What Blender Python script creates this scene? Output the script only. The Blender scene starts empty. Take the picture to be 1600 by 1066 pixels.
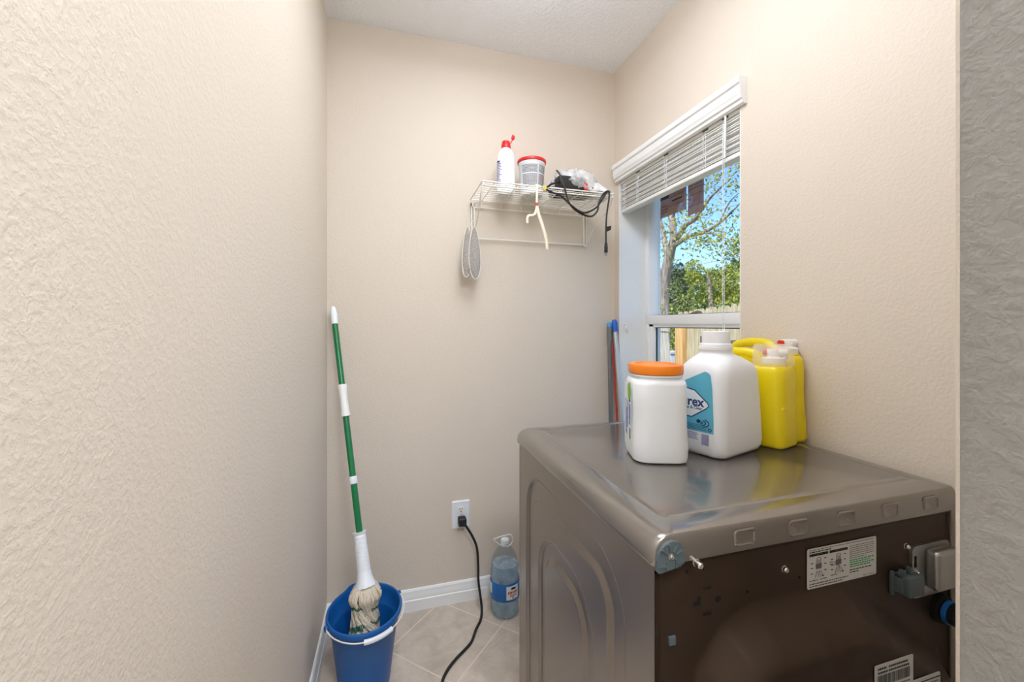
import bpy, bmesh, math, random
from mathutils import Vector, Matrix, noise

random.seed(7)
scene = bpy.context.scene
COL = scene.collection
PI = math.pi

# ------------------------------------------------------------------ camera
cam_d = bpy.data.cameras.new('camera')
cam = bpy.data.objects.new('camera', cam_d)
COL.objects.link(cam)
cam_d.sensor_width = 36.0
cam_d.lens = 645.0 / 1600.0 * 36.0
cam_d.shift_y = -25.0 / 1600.0
cam_d.clip_start = 0.02
cam.location = (0.0, 0.0, 1.355)
cam.rotation_euler = (PI / 2, 0, -math.atan2(190.0, 645.0))
scene.camera = cam

# ------------------------------------------------------------------ view, sky, sun
scene.view_settings.view_transform = 'Standard'
scene.view_settings.look = 'None'
scene.view_settings.gamma = 1.0
scene.view_settings.use_curve_mapping = False
scene.view_settings.exposure = 0.08
scene.cycles.max_bounces = 20
scene.cycles.diffuse_bounces = 10
scene.cycles.transparent_max_bounces = 32

SKY_STRENGTH = 0.33
SUN_STRENGTH = 6.0
ROOM_LAMP = 9.8
HALL_FILL = 66.0

world = bpy.data.worlds.new('sky')
scene.world = world
world.use_nodes = True
wn = world.node_tree
wn.nodes.clear()
w_out = wn.nodes.new('ShaderNodeOutputWorld')
w_bg = wn.nodes.new('ShaderNodeBackground')
w_sky = wn.nodes.new('ShaderNodeTexSky')
w_sky.sky_type = 'NISHITA'
w_sky.sun_disc = False
w_sky.sun_elevation = math.radians(52)
w_sky.sun_rotation = math.radians(-110)
w_sky.air_density = 1.0
w_sky.dust_density = 0.6
w_sky.ozone_density = 3.0
w_bg.inputs['Strength'].default_value = SKY_STRENGTH
w_tint = wn.nodes.new('ShaderNodeMix')
w_tint.data_type = 'RGBA'
w_tint.blend_type = 'MULTIPLY'
w_tint.inputs[0].default_value = 1.0
w_tint.inputs[7].default_value = (0.66, 0.80, 1.08, 1)
wn.links.new(w_sky.outputs[0], w_tint.inputs[6])
wn.links.new(w_tint.outputs[2], w_bg.inputs['Color'])
wn.links.new(w_bg.outputs[0], w_out.inputs['Surface'])

sun_d = bpy.data.lights.new('sun', 'SUN')
sun_d.energy = SUN_STRENGTH
sun_d.angle = math.radians(0.6)
sun_d.color = (1.0, 0.95, 0.86)
sun = bpy.data.objects.new('sun', sun_d)
COL.objects.link(sun)
sun.rotation_euler = Vector((0.55, 0.30, -0.80)).to_track_quat('-Z', 'Y').to_euler()


# ------------------------------------------------------------------ materials
def lin(c):
    out = []
    for v in c[:3]:
        v = v / 255.0
        out.append(v / 12.92 if v <= 0.04045 else ((v + 0.055) / 1.055) ** 2.4)
    return (out[0], out[1], out[2], 1.0)


def base_mat(name):
    m = bpy.data.materials.new(name)
    m.use_nodes = True
    nt = m.node_tree
    return m, nt, nt.nodes['Principled BSDF']


def node(nt, kind, **kw):
    n = nt.nodes.new(kind)
    for k, v in kw.items():
        setattr(n, k, v)
    return n


def mat(name, col, rough=0.5, metal=0.0, spec=0.5, var=0.05, vscale=30.0, bump=0.0, bscale=200.0, bdist=0.002,
        coat=0.0, trans=0.0, sss=0.0, detail=3.0):
    """principled surface with a little procedural tone variation and optional bump"""
    m, nt, b = base_mat(name)
    b.inputs['Roughness'].default_value = rough
    b.inputs['Metallic'].default_value = metal
    b.inputs['Specular IOR Level'].default_value = spec
    b.inputs['Coat Weight'].default_value = coat
    b.inputs['Coat Roughness'].default_value = 0.05
    b.inputs['Transmission Weight'].default_value = trans
    if sss:
        b.inputs['Subsurface Weight'].default_value = sss
        b.inputs['Subsurface Scale'].default_value = 0.01
    tc = node(nt, 'ShaderNodeTexCoord')
    nz = node(nt, 'ShaderNodeTexNoise')
    nz.inputs['Scale'].default_value = vscale
    nz.inputs['Detail'].default_value = detail
    nt.links.new(tc.outputs['Object'], nz.inputs['Vector'])
    mx = node(nt, 'ShaderNodeMix', data_type='RGBA')
    c = lin(col)
    mx.inputs[6].default_value = (c[0] * (1 - var), c[1] * (1 - var), c[2] * (1 - var), 1)
    mx.inputs[7].default_value = (min(1, c[0] * (1 + var)), min(1, c[1] * (1 + var)), min(1, c[2] * (1 + var)), 1)
    nt.links.new(nz.outputs['Fac'], mx.inputs[0])
    nt.links.new(mx.outputs[2], b.inputs['Base Color'])
    if bump:
        nb = node(nt, 'ShaderNodeTexNoise')
        nb.inputs['Scale'].default_value = bscale
        nb.inputs['Detail'].default_value = 2.0
        nt.links.new(tc.outputs['Object'], nb.inputs['Vector'])
        bp = node(nt, 'ShaderNodeBump')
        bp.inputs['Strength'].default_value = bump
        bp.inputs['Distance'].default_value = bdist
        nt.links.new(nb.outputs['Fac'], bp.inputs['Height'])
        nt.links.new(bp.outputs['Normal'], b.inputs['Normal'])
    return m


def wall_mat(name, col, scale=95.0, strength=0.5, dist=0.004, rough=0.55):
    """orange-peel textured painted drywall"""
    m, nt, b = base_mat(name)
    b.inputs['Roughness'].default_value = rough
    b.inputs['Specular IOR Level'].default_value = 0.3
    geo = node(nt, 'ShaderNodeNewGeometry')
    n1 = node(nt, 'ShaderNodeTexNoise')
    n1.inputs['Scale'].default_value = scale
    n1.inputs['Detail'].default_value = 3.0
    n1.inputs['Roughness'].default_value = 0.55
    n1.inputs['Distortion'].default_value = 0.25
    nt.links.new(geo.outputs['Position'], n1.inputs['Vector'])
    ramp = node(nt, 'ShaderNodeValToRGB')
    ramp.color_ramp.elements[0].position = 0.40
    ramp.color_ramp.elements[1].position = 0.66
    nt.links.new(n1.outputs['Fac'], ramp.inputs['Fac'])
    bp = node(nt, 'ShaderNodeBump')
    bp.inputs['Strength'].default_value = strength
    bp.inputs['Distance'].default_value = dist
    nt.links.new(ramp.outputs['Color'], bp.inputs['Height'])
    nt.links.new(bp.outputs['Normal'], b.inputs['Normal'])
    n2 = node(nt, 'ShaderNodeTexNoise')
    n2.inputs['Scale'].default_value = 2.5
    nt.links.new(geo.outputs['Position'], n2.inputs['Vector'])
    mx = node(nt, 'ShaderNodeMix', data_type='RGBA')
    c = lin(col)
    mx.inputs[6].default_value = (c[0] * 0.985, c[1] * 0.985, c[2] * 0.985, 1)
    mx.inputs[7].default_value = (c[0] * 1.015, c[1] * 1.015, c[2] * 1.015, 1)
    nt.links.new(n2.outputs['Fac'], mx.inputs[0])
    nt.links.new(mx.outputs[2], b.inputs['Base Color'])
    return m


def tile_mat(name):
    m, nt, b = base_mat(name)
    geo = node(nt, 'ShaderNodeNewGeometry')
    mp = node(nt, 'ShaderNodeMapping')
    mp.inputs['Rotation'].default_value = (0, 0, -PI / 4)
    mp.inputs['Location'].default_value = (-0.227, -0.241, 0)
    nt.links.new(geo.outputs['Position'], mp.inputs['Vector'])
    br = node(nt, 'ShaderNodeTexBrick')
    br.offset = 0.0
    br.inputs['Scale'].default_value = 1.0
    br.inputs['Brick Width'].default_value = 0.345
    br.inputs['Row Height'].default_value = 0.345
    br.inputs['Mortar Size'].default_value = 0.0028
    br.inputs['Mortar Smooth'].default_value = 0.1
    br.inputs['Color1'].default_value = (0.92, 0.92, 0.92, 1)
    br.inputs['Color2'].default_value = (1, 1, 1, 1)
    nt.links.new(mp.outputs['Vector'], br.inputs['Vector'])
    nz = node(nt, 'ShaderNodeTexNoise')
    nz.inputs['Scale'].default_value = 9.0
    nz.inputs['Detail'].default_value = 8.0
    nz.inputs['Roughness'].default_value = 0.65
    nz.inputs['Distortion'].default_value = 0.5
    nt.links.new(geo.outputs['Position'], nz.inputs['Vector'])
    rp = node(nt, 'ShaderNodeValToRGB')
    rp.color_ramp.elements[0].position = 0.32
    rp.color_ramp.elements[0].color = lin((176, 165, 152))
    rp.color_ramp.elements[1].position = 0.66
    rp.color_ramp.elements[1].color = lin((212, 200, 186))
    nt.links.new(nz.outputs['Fac'], rp.inputs['Fac'])
    mul = node(nt, 'ShaderNodeMix', data_type='RGBA', blend_type='MULTIPLY')
    mul.inputs[0].default_value = 1.0
    nt.links.new(rp.outputs['Color'], mul.inputs[6])
    nt.links.new(br.outputs['Color'], mul.inputs[7])
    mx = node(nt, 'ShaderNodeMix', data_type='RGBA')
    nt.links.new(br.outputs['Fac'], mx.inputs[0])
    nt.links.new(mul.outputs[2], mx.inputs[6])
    mx.inputs[7].default_value = lin((222, 208, 190))
    nt.links.new(mx.outputs[2], b.inputs['Base Color'])
    b.inputs['Roughness'].default_value = 0.38
    bp = node(nt, 'ShaderNodeBump', invert=True)
    bp.inputs['Strength'].default_value = 0.5
    bp.inputs['Distance'].default_value = 0.002
    nt.links.new(br.outputs['Fac'], bp.inputs['Height'])
    nt.links.new(bp.outputs['Normal'], b.inputs['Normal'])
    return m


def glass_mat(name, tint=(1, 1, 1), gloss=1.0, keep=0.97):
    """clear thin pane or film: see-through with a fresnel reflection"""
    m = bpy.data.materials.new(name)
    m.use_nodes = True
    nt = m.node_tree
    nt.nodes.clear()
    out = node(nt, 'ShaderNodeOutputMaterial')
    tr = node(nt, 'ShaderNodeBsdfTransparent')
    tr.inputs['Color'].default_value = (tint[0] * keep, tint[1] * keep, tint[2] * keep, 1)
    gl = node(nt, 'ShaderNodeBsdfGlossy')
    gl.inputs['Roughness'].default_value = 0.02
    fr = node(nt, 'ShaderNodeFresnel')
    fr.inputs['IOR'].default_value = 1.35
    mu = node(nt, 'ShaderNodeMath', operation='MULTIPLY')
    mu.inputs[1].default_value = gloss
    ge = node(nt, 'ShaderNodeNewGeometry')
    fro = node(nt, 'ShaderNodeMath', operation='SUBTRACT')
    fro.inputs[0].default_value = 1.0
    nt.links.new(ge.outputs['Backfacing'], fro.inputs[1])
    m2 = node(nt, 'ShaderNodeMath', operation='MULTIPLY')
    nt.links.new(fr.outputs[0], m2.inputs[0])
    nt.links.new(fro.outputs[0], m2.inputs[1])
    nt.links.new(m2.outputs[0], mu.inputs[0])
    mx = node(nt, 'ShaderNodeMixShader')
    nt.links.new(mu.outputs[0], mx.inputs[0])
    nt.links.new(tr.outputs[0], mx.inputs[1])
    nt.links.new(gl.outputs[0], mx.inputs[2])
    nt.links.new(mx.outputs[0], out.inputs['Surface'])
    return m


def film_mat(name, col, opacity=0.3, rough=0.25, vscale=25.0):
    """cloudy translucent plastic"""
    m = bpy.data.materials.new(name)
    m.use_nodes = True
    nt = m.node_tree
    b = nt.nodes['Principled BSDF']
    out = nt.nodes['Material Output']
    b.inputs['Base Color'].default_value = lin(col)
    b.inputs['Roughness'].default_value = rough
    tr = node(nt, 'ShaderNodeBsdfTransparent')
    tc = node(nt, 'ShaderNodeTexCoord')
    nz = node(nt, 'ShaderNodeTexNoise')
    nz.inputs['Scale'].default_value = vscale
    nz.inputs['Detail'].default_value = 4
    nt.links.new(tc.outputs['Object'], nz.inputs['Vector'])
    mr = node(nt, 'ShaderNodeMapRange')
    mr.inputs['From Min'].default_value = 0.3
    mr.inputs['From Max'].default_value = 0.7
    mr.inputs['To Min'].default_value = opacity * 0.6
    mr.inputs['To Max'].default_value = min(1.0, opacity * 1.4)
    nt.links.new(nz.outputs['Fac'], mr.inputs['Value'])
    mx = node(nt, 'ShaderNodeMixShader')
    nt.links.new(mr.outputs[0], mx.inputs[0])
    nt.links.new(tr.outputs[0], mx.inputs[1])
    nt.links.new(b.outputs[0], mx.inputs[2])
    nt.links.new(mx.outputs[0], out.inputs['Surface'])
    return m


def leaf_mat(name, stops, trans=0.35):
    m = bpy.data.materials.new(name)
    m.use_nodes = True
    nt = m.node_tree
    nt.nodes.clear()
    out = node(nt, 'ShaderNodeOutputMaterial')
    geo = node(nt, 'ShaderNodeNewGeometry')
    rp = node(nt, 'ShaderNodeValToRGB')
    els = rp.color_ramp.elements
    while len(els) < len(stops):
        els.new(0.5)
    for i, c in enumerate(stops):
        els[i].position = i / (len(stops) - 1)
        els[i].color = lin(c)
    nt.links.new(geo.outputs['Random Per Island'], rp.inputs['Fac'])
    d = node(nt, 'ShaderNodeBsdfDiffuse')
    t = node(nt, 'ShaderNodeBsdfTranslucent')
    nt.links.new(rp.outputs['Color'], d.inputs['Color'])
    nt.links.new(rp.outputs['Color'], t.inputs['Color'])
    mx = node(nt, 'ShaderNodeMixShader')
    mx.inputs[0].default_value = trans
    nt.links.new(d.outputs[0], mx.inputs[1])
    nt.links.new(t.outputs[0], mx.inputs[2])
    nt.links.new(mx.outputs[0], out.inputs['Surface'])
    return m


def wood_mat(name, ca, cb, scale=6.0, rough=0.8):
    m, nt, b = base_mat(name)
    b.inputs['Roughness'].default_value = rough
    geo = node(nt, 'ShaderNodeNewGeometry')
    mp = node(nt, 'ShaderNodeMapping')
    mp.inputs['Scale'].default_value = (scale * 3, scale * 3, scale * 0.25)
    nt.links.new(geo.outputs['Position'], mp.inputs['Vector'])
    nz = node(nt, 'ShaderNodeTexNoise')
    nz.inputs['Scale'].default_value = 2.0
    nz.inputs['Detail'].default_value = 6
    nt.links.new(mp.outputs['Vector'], nz.inputs['Vector'])
    rp = node(nt, 'ShaderNodeValToRGB')
    rp.color_ramp.elements[0].position = 0.3
    rp.color_ramp.elements[0].color = lin(ca)
    rp.color_ramp.elements[1].position = 0.7
    rp.color_ramp.elements[1].color = lin(cb)
    nt.links.new(nz.outputs['Fac'], rp.inputs['Fac'])
    nt.links.new(rp.outputs['Color'], b.inputs['Base Color'])
    return m


def emit_mat(name, col, strength):
    m = bpy.data.materials.new(name)
    m.use_nodes = True
    nt = m.node_tree
    nt.nodes.clear()
    out = node(nt, 'ShaderNodeOutputMaterial')
    e = node(nt, 'ShaderNodeEmission')
    e.inputs['Color'].default_value = col
    e.inputs['Strength'].default_value = strength
    nt.links.new(e.outputs[0], out.inputs['Surface'])
    return m


M = {}
M['wall'] = wall_mat('tan_wall_paint', (214, 204, 191), scale=130.0, strength=0.16)
M['wall_shade_grey'] = wall_mat('shade_grey_wall', (150, 150, 148), scale=90.0, strength=0.16)  # grey puts the doorway end's shade into its colour; hall walls share it
M['ceiling'] = wall_mat('white_ceiling_texture', (240, 244, 249), scale=70.0, strength=0.45, dist=0.005, rough=0.8)
M['tile'] = tile_mat('floor_tile')
M['trim'] = mat('white_trim_paint', (234, 236, 237), rough=0.35, var=0.015)
M['vinyl'] = mat('white_vinyl', (238, 240, 241), rough=0.3, var=0.01)
M['gasket'] = mat('dark_gasket', (60, 66, 64), rough=0.6)
M['glass'] = glass_mat('window_glass', (0.98, 1.0, 0.99), gloss=0.8)
M['metal_top'] = mat('mocha_metal_top', (150, 145, 140), rough=0.22, metal=0.8, coat=0.35, var=0.05, vscale=14.0, detail=8)
M['metal_side'] = mat('mocha_metal_side', (154, 146, 139), rough=0.27, metal=0.85, var=0.02)
M['metal_rear_shaded'] = mat('mocha_metal_rear_shaded', (66, 52, 41), rough=0.46, metal=0.45, var=0.03)  # same mocha, darkened for the shade on the rear face
M['dark'] = mat('dark_opening', (10, 9, 8), rough=0.9)
M['grey_plastic'] = mat('grey_blue_plastic', (82, 94, 98), rough=0.45)
M['zinc'] = mat('zinc_steel', (176, 178, 176), rough=0.32, metal=0.9)
M['screw'] = mat('bright_screw_steel', (222, 222, 224), rough=0.2, metal=1.0)
M['white_plastic'] = mat('white_plastic', (230, 235, 241), rough=0.34, var=0.01)
M['white_matte'] = mat('white_matte_plastic', (232, 233, 233), rough=0.5, var=0.02)
M['orange'] = mat('orange_plastic', (244, 134, 16), rough=0.38, var=0.02)
M['yellow'] = mat('yellow_plastic', (228, 208, 6), rough=0.3, var=0.02)
M['red'] = mat('red_plastic', (214, 26, 30), rough=0.35)
M['blue_bucket'] = mat('blue_bucket_plastic', (10, 88, 160), rough=0.42, var=0.03)
M['green'] = mat('green_painted_metal', (14, 112, 62), rough=0.28, var=0.03)
M['black'] = mat('black_rubber', (26, 25, 25), rough=0.45)
M['blue'] = mat('blue_plastic', (22, 92, 196), rough=0.35)
M['light_blue'] = mat('light_blue_plastic', (70, 160, 215), rough=0.4)
M['pole_grey'] = mat('grey_pole_paint', (120, 122, 126), rough=0.35, metal=0.3)
M['silver'] = mat('silver_pole', (190, 193, 197), rough=0.3, metal=0.6)
M['red_pole'] = mat('red_pole_paint', (170, 48, 34), rough=0.4)
M['wire'] = mat('white_coated_wire', (236, 234, 228), rough=0.35, var=0.01)
M['cream'] = mat('cream_plastic', (232, 224, 202), rough=0.4, var=0.03)
M['fuzzy'] = mat('grey_fuzzy_fabric', (176, 173, 168), rough=1.0, var=0.6, vscale=170.0, bump=1.0, bscale=260.0, bdist=0.006)
M['piping'] = mat('pale_fabric_edge', (226, 223, 214), rough=0.9)
M['strand'] = mat('mop_yarn', (214, 203, 184), rough=0.95, var=0.2, vscale=180.0, bump=0.6, bscale=600.0)
M['strand_green'] = mat('mop_green_yarn', (44, 96, 80), rough=0.95, var=0.2, vscale=180.0, bump=0.6, bscale=600.0)
M['water_shell'] = glass_mat('clear_bottle_plastic', (0.93, 0.97, 1.0), gloss=1.0, keep=0.90)
M['water'] = film_mat('water', (204, 228, 242), opacity=0.42, rough=0.05, vscale=18.0)
M['label_blue'] = mat('blue_label', (28, 106, 186), rough=0.35)
M['label_navy'] = mat('navy_print', (28, 40, 104), rough=0.5)
M['label_teal'] = mat('teal_label', (92, 178, 206), rough=0.3, var=0.16, vscale=14.0, detail=6)
M['label_pale'] = mat('pale_label', (228, 238, 242), rough=0.35)
M['label_lilac'] = mat('lilac_print', (132, 130, 182), rough=0.5)
M['label_green'] = mat('green_print', (126, 186, 60), rough=0.5)
M['paper'] = mat('white_label_paper', (206, 209, 208), rough=0.5, var=0.01)
M['ink'] = mat('black_ink', (22, 22, 24), rough=0.6)
M['ink_grey'] = mat('grey_ink', (120, 120, 124), rough=0.6)
M['ink_green'] = mat('green_ink', (44, 158, 96), rough=0.6)
M['ink_blue'] = mat('blue_ink', (58, 92, 168), rough=0.6)
M['ink_red'] = mat('red_ink', (188, 60, 44), rough=0.6)
M['cup'] = film_mat('translucent_cup_plastic', (250, 240, 226), opacity=0.34, rough=0.2, vscale=4.0)
M['bag'] = film_mat('clear_bag_film', (236, 238, 240), opacity=0.42, rough=0.15, vscale=40.0)
M['bag_white'] = film_mat('white_bag_film', (244, 245, 246), opacity=0.8, rough=0.3)
M['yellow_tie'] = mat('yellow_tie', (238, 206, 70), rough=0.5)
M['sticker'] = film_mat('brown_sticker', (172, 138, 120), opacity=0.80, rough=0.5, vscale=9.0)
M['sticker_pink'] = film_mat('mauve_sticker', (180, 150, 146), opacity=0.80, rough=0.5, vscale=9.0)
M['sticker_ink'] = mat('dark_sticker_print', (120, 98, 90), rough=0.6, var=0.1)
M['sticker_navy'] = mat('navy_sticker_print', (62, 66, 92), rough=0.6, var=0.2)
M['slat'] = mat('blind_slat_vinyl', (226, 225, 222), rough=0.4, var=0.02)
M['bark'] = wood_mat('oak_bark', (108, 92, 82), (176, 160, 148), scale=3.0, rough=0.95)
M['leaf_oak'] = leaf_mat('oak_leaves', [(104, 116, 60), (150, 156, 80), (190, 188, 96), (206, 192, 84), (126, 136, 84)])
M['leaf_mid'] = leaf_mat('woodland_leaves', [(70, 84, 48), (108, 122, 66), (150, 160, 84), (172, 174, 104), (84, 98, 66)])
M['leaf_dark'] = leaf_mat('dark_green_leaves', [(56, 68, 50), (82, 96, 66), (118, 130, 86), (76, 86, 64)])  # darker green leaf tones
M['leaf_bright'] = leaf_mat('yellow_green_leaves', [(124, 138, 62), (172, 178, 84), (196, 194, 100), (132, 144, 74)])
M['fence'] = wood_mat('weathered_fence_wood', (158, 140, 106), (200, 184, 148), scale=5.0)
M['fence_post'] = wood_mat('new_fence_post_wood', (178, 132, 74), (214, 172, 112), scale=5.0)
M['fence_old'] = wood_mat('old_grey_fence_wood', (156, 142, 126), (204, 192, 178), scale=8.0)
M['grass'] = mat('lawn_grass', (128, 132, 74), rough=1.0, var=0.35, vscale=8.0, detail=8)
M['grey_paint'] = mat('grey_painted_box', (176, 178, 182), rough=0.6)
M['brown_paint'] = mat('brown_fabric_cover', (128, 106, 98), rough=0.8, var=0.15)
M['cable'] = mat('dark_cable', (120, 120, 122), rough=0.6)
M['stucco'] = mat('outside_stucco', (206, 196, 180), rough=0.9, bump=0.4, bscale=60)
M['room_lamp'] = emit_mat('room_lamp_glow', (0.95, 0.985, 1.06, 1), ROOM_LAMP)
M['hall_fill'] = emit_mat('hall_fill_glow', (0.92, 0.96, 1.0, 1), HALL_FILL)


# ------------------------------------------------------------------ mesh building
def cr(pts, n=8):
    """smooth curve through points"""
    p = [Vector(q) for q in pts]
    p = [p[0] * 2 - p[1]] + p + [p[-1] * 2 - p[-2]]
    out = []
    for i in range(1, len(p) - 2):
        a, b, c, d = p[i - 1], p[i], p[i + 1], p[i + 2]
        for k in range(n):
            t = k / n
            out.append(0.5 * ((2 * b) + (c - a) * t + (2 * a - 5 * b + 4 * c - d) * t * t + (3 * b - a - 3 * c + d) * t ** 3))
    out.append(p[-2])
    return out


def rring(cx, cy, z, w, d, rad, rot=0.0, k=6):
    """rounded rectangle ring in a horizontal plane"""
    rad = min(rad, w / 2 - 1e-4, d / 2 - 1e-4)
    pts = []
    for (sx, sy, a0) in ((1, 1, 0), (-1, 1, PI / 2), (-1, -1, PI), (1, -1, 1.5 * PI)):
        for i in range(k + 1):
            a = a0 + (PI / 2) * i / k
            pts.append((sx * (w / 2 - rad) + rad * math.cos(a), sy * (d / 2 - rad) + rad * math.sin(a)))
    c, s = math.cos(rot), math.sin(rot)
    return [Vector((cx + x * c - y * s, cy + x * s + y * c, z)) for x, y in pts]


def sring(cx, cy, z, w, d, e=2.0, rot=0.0, n=40):
    """super-ellipse ring"""
    pts = []
    c, s = math.cos(rot), math.sin(rot)
    for i in range(n):
        a = 2 * PI * i / n
        ca, sa = math.cos(a), math.sin(a)
        x = w / 2 * math.copysign(abs(ca) ** (2.0 / e), ca)
        y = d / 2 * math.copysign(abs(sa) ** (2.0 / e), sa)
        pts.append(Vector((cx + x * c - y * s, cy + x * s + y * c, z)))
    return pts


class G:
    def __init__(self):
        self.bm = bmesh.new()
        self.mi = 0

    def _mark(self, faces):
        for f in faces:
            f.material_index = self.mi

    def box(self, x0, x1, y0, y1, z0, z1, bevel=0.0, seg=2, m=None):
        r = bmesh.ops.create_cube(self.bm, size=1.0)
        vs = r['verts']
        for v in vs:
            v.co = Vector(((x0 + x1) / 2 + v.co.x * (x1 - x0), (y0 + y1) / 2 + v.co.y * (y1 - y0), (z0 + z1) / 2 + v.co.z * (z1 - z0)))
        fs = set(f for v in vs for f in v.link_faces)
        if bevel:
            es = list(set(e for v in vs for e in v.link_edges))
            rb = bmesh.ops.bevel(self.bm, geom=es, offset=bevel, segments=seg, affect='EDGES', profile=0.5)
            fs = set(rb['faces']) | set(f for f in fs if f.is_valid)
            for v in list(rb['verts']):
                for f in v.link_faces:
                    fs.add(f)
        self._mark(fs)
        if m is not None:
            bmesh.ops.transform(self.bm, matrix=m, verts=list(set(v for f in fs for v in f.verts)))
        return self

    def loft(self, rings, cap0=True, cap1=True, closed=True):
        rows = [[self.bm.verts.new(p) for p in r] for r in rings]
        n = len(rows[0])
        fs = []
        for a, b in zip(rows, rows[1:]):
            for i in range(n if closed else n - 1):
                j = (i + 1) % n
                fs.append(self.bm.faces.new((a[i], a[j], b[j], b[i])))
        if cap0:
            fs.append(self.bm.faces.new(list(reversed(rows[0]))))
        if cap1:
            fs.append(self.bm.faces.new(rows[-1]))
        self._mark(fs)
        return self

    def lathe(self, prof, c=(0, 0, 0), seg=28, m=None, cap0=True, cap1=True):
        rings = []
        for r, z in prof:
            rr = []
            for i in range(seg):
                a = 2 * PI * i / seg
                p = Vector((r * math.cos(a), r * math.sin(a), z))
                if m is not None:
                    p = m @ p
                rr.append(p + Vector(c))
            rings.append(rr)
        return self.loft(rings, cap0, cap1)

    def tube(self, pts, r, seg=8, cap=True, flat=1.0):
        pts = [Vector(p) for p in pts]
        n = len(pts)
        rad = r if isinstance(r, (list, tuple)) else [r] * n
        tans = []
        for i in range(n):
            t = pts[min(i + 1, n - 1)] - pts[max(i - 1, 0)]
            tans.append(t.normalized() if t.length > 1e-9 else Vector((0, 0, 1)))
        up = Vector((0, 0, 1)) if abs(tans[0].z) < 0.9 else Vector((0, 1, 0))
        nrm = tans[0].cross(up).normalized()
        rings = []
        for i in range(n):
            t = tans[i]
            nrm = (nrm - t * nrm.dot(t))
            nrm = nrm.normalized() if nrm.length > 1e-6 else t.orthogonal().normalized()
            b = t.cross(nrm)
            rings.append([pts[i] + (nrm * math.cos(2 * PI * k / seg) + b * (flat * math.sin(2 * PI * k / seg))) * rad[i] for k in range(seg)])
        return self.loft(rings, cap, cap)

    def grid(self, fn, nu, nv):
        rows = [[self.bm.verts.new(fn(i / nu, j / nv)) for i in range(nu + 1)] for j in range(nv + 1)]
        fs = []
        for j in range(nv):
            for i in range(nu):
                fs.append(self.bm.faces.new((rows[j][i], rows[j][i + 1], rows[j + 1][i + 1], rows[j + 1][i])))
        self._mark(fs)
        return self

    def poly(self, pts, flip=False):
        vs = [self.bm.verts.new(p) for p in pts]
        if flip:
            vs.reverse()
        self._mark([self.bm.faces.new(vs)])
        return self

    def prism(self, outline, m, depth):
        """outline in the local xy plane of m, extruded along its z"""
        a = [m @ Vector((x, y, 0)) for x, y in outline]
        b = [m @ Vector((x, y, depth)) for x, y in outline]
        return self.loft([a, b])

    def text(self, s, size, m, align='CENTER', depth=0.0002, bold=0.0, shear=0.0, xscale=1.0):
        cu = bpy.data.curves.new('lettering', 'FONT')
        cu.body = s
        cu.size = size
        cu.align_x = align
        cu.align_y = 'CENTER'
        cu.extrude = depth
        cu.offset = bold
        cu.shear = shear
        cu.resolution_u = 3
        ob = bpy.data.objects.new('lettering', cu)
        COL.objects.link(ob)
        dg = bpy.context.evaluated_depsgraph_get()
        me = bpy.data.meshes.new_from_object(ob.evaluated_get(dg))
        nb = len(self.bm.faces)
        nv = len(self.bm.verts)
        self.bm.from_mesh(me)
        self.bm.verts.ensure_lookup_table()
        self.bm.faces.ensure_lookup_table()
        sc = Matrix.Diagonal((xscale, 1, 1, 1))
        bmesh.ops.transform(self.bm, matrix=m @ sc, verts=self.bm.verts[nv:])
        self._mark(self.bm.faces[nb:])
        bpy.data.objects.remove(ob)
        bpy.data.curves.remove(cu)
        bpy.data.meshes.remove(me)
        return self

    def build(self, name, mats, parent=None, smooth=35.0, recalc=True):
        if recalc:
            bmesh.ops.recalc_face_normals(self.bm, faces=self.bm.faces[:])
        off = origin(parent)
        if off.length > 0:
            bmesh.ops.translate(self.bm, vec=-off, verts=self.bm.verts[:])
        me = bpy.data.meshes.new(name)
        self.bm.to_mesh(me)
        self.bm.free()
        if not isinstance(mats, (list, tuple)):
            mats = [mats]
        for mm in mats:
            me.materials.append(mm)
        if smooth:
            me.shade_smooth()
            me.set_sharp_from_angle(angle=math.radians(smooth))
        o = bpy.data.objects.new(name, me)
        COL.objects.link(o)
        if parent is not None:
            o.parent = parent
        return o


def origin(o):
    v = Vector((0, 0, 0))
    while o is not None:
        v += o.location
        o = o.parent
    return v


def tag(o, label=None, cat=None, group=None, kind=None):
    if label:
        o['label'] = label
    if cat:
        o['category'] = cat
    if group:
        o['group'] = group
    if kind:
        o['kind'] = kind
    return o


def thing(name, label, cat, loc, group=None):
    o = bpy.data.objects.new(name, None)
    COL.objects.link(o)
    o.location = loc
    o.empty_display_size = 0.05
    return tag(o, label, cat, group)


def structure(o, label=None):
    return tag(o, label=label, kind='structure')


def frame(o, x, y):
    """matrix with origin o, x axis x, y axis y"""
    x = Vector(x).normalized()
    y = Vector(y)
    y = (y - x * y.dot(x)).normalized()
    z = x.cross(y)
    m = Matrix((x, y, z)).transposed().to_4x4()
    m.translation = Vector(o)
    return m


def sstep(a, b, x):
    t = max(0.0, min(1.0, (x - a) / (b - a)))
    return t * t * (3 - 2 * t)


# ================================================================== room shell
RX, LX, BY, H = 1.1826, -0.274, 2.02, 2.74
WY0, WY1, WZ0, WZ1 = 1.167, 1.974, 0.62, 2.165
FY0, FY1, FX = 0.110, 0.2285, 0.45          # wall stub beside the doorway
HY, HX = -2.3, 1.9                          # hall behind the camera

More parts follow.
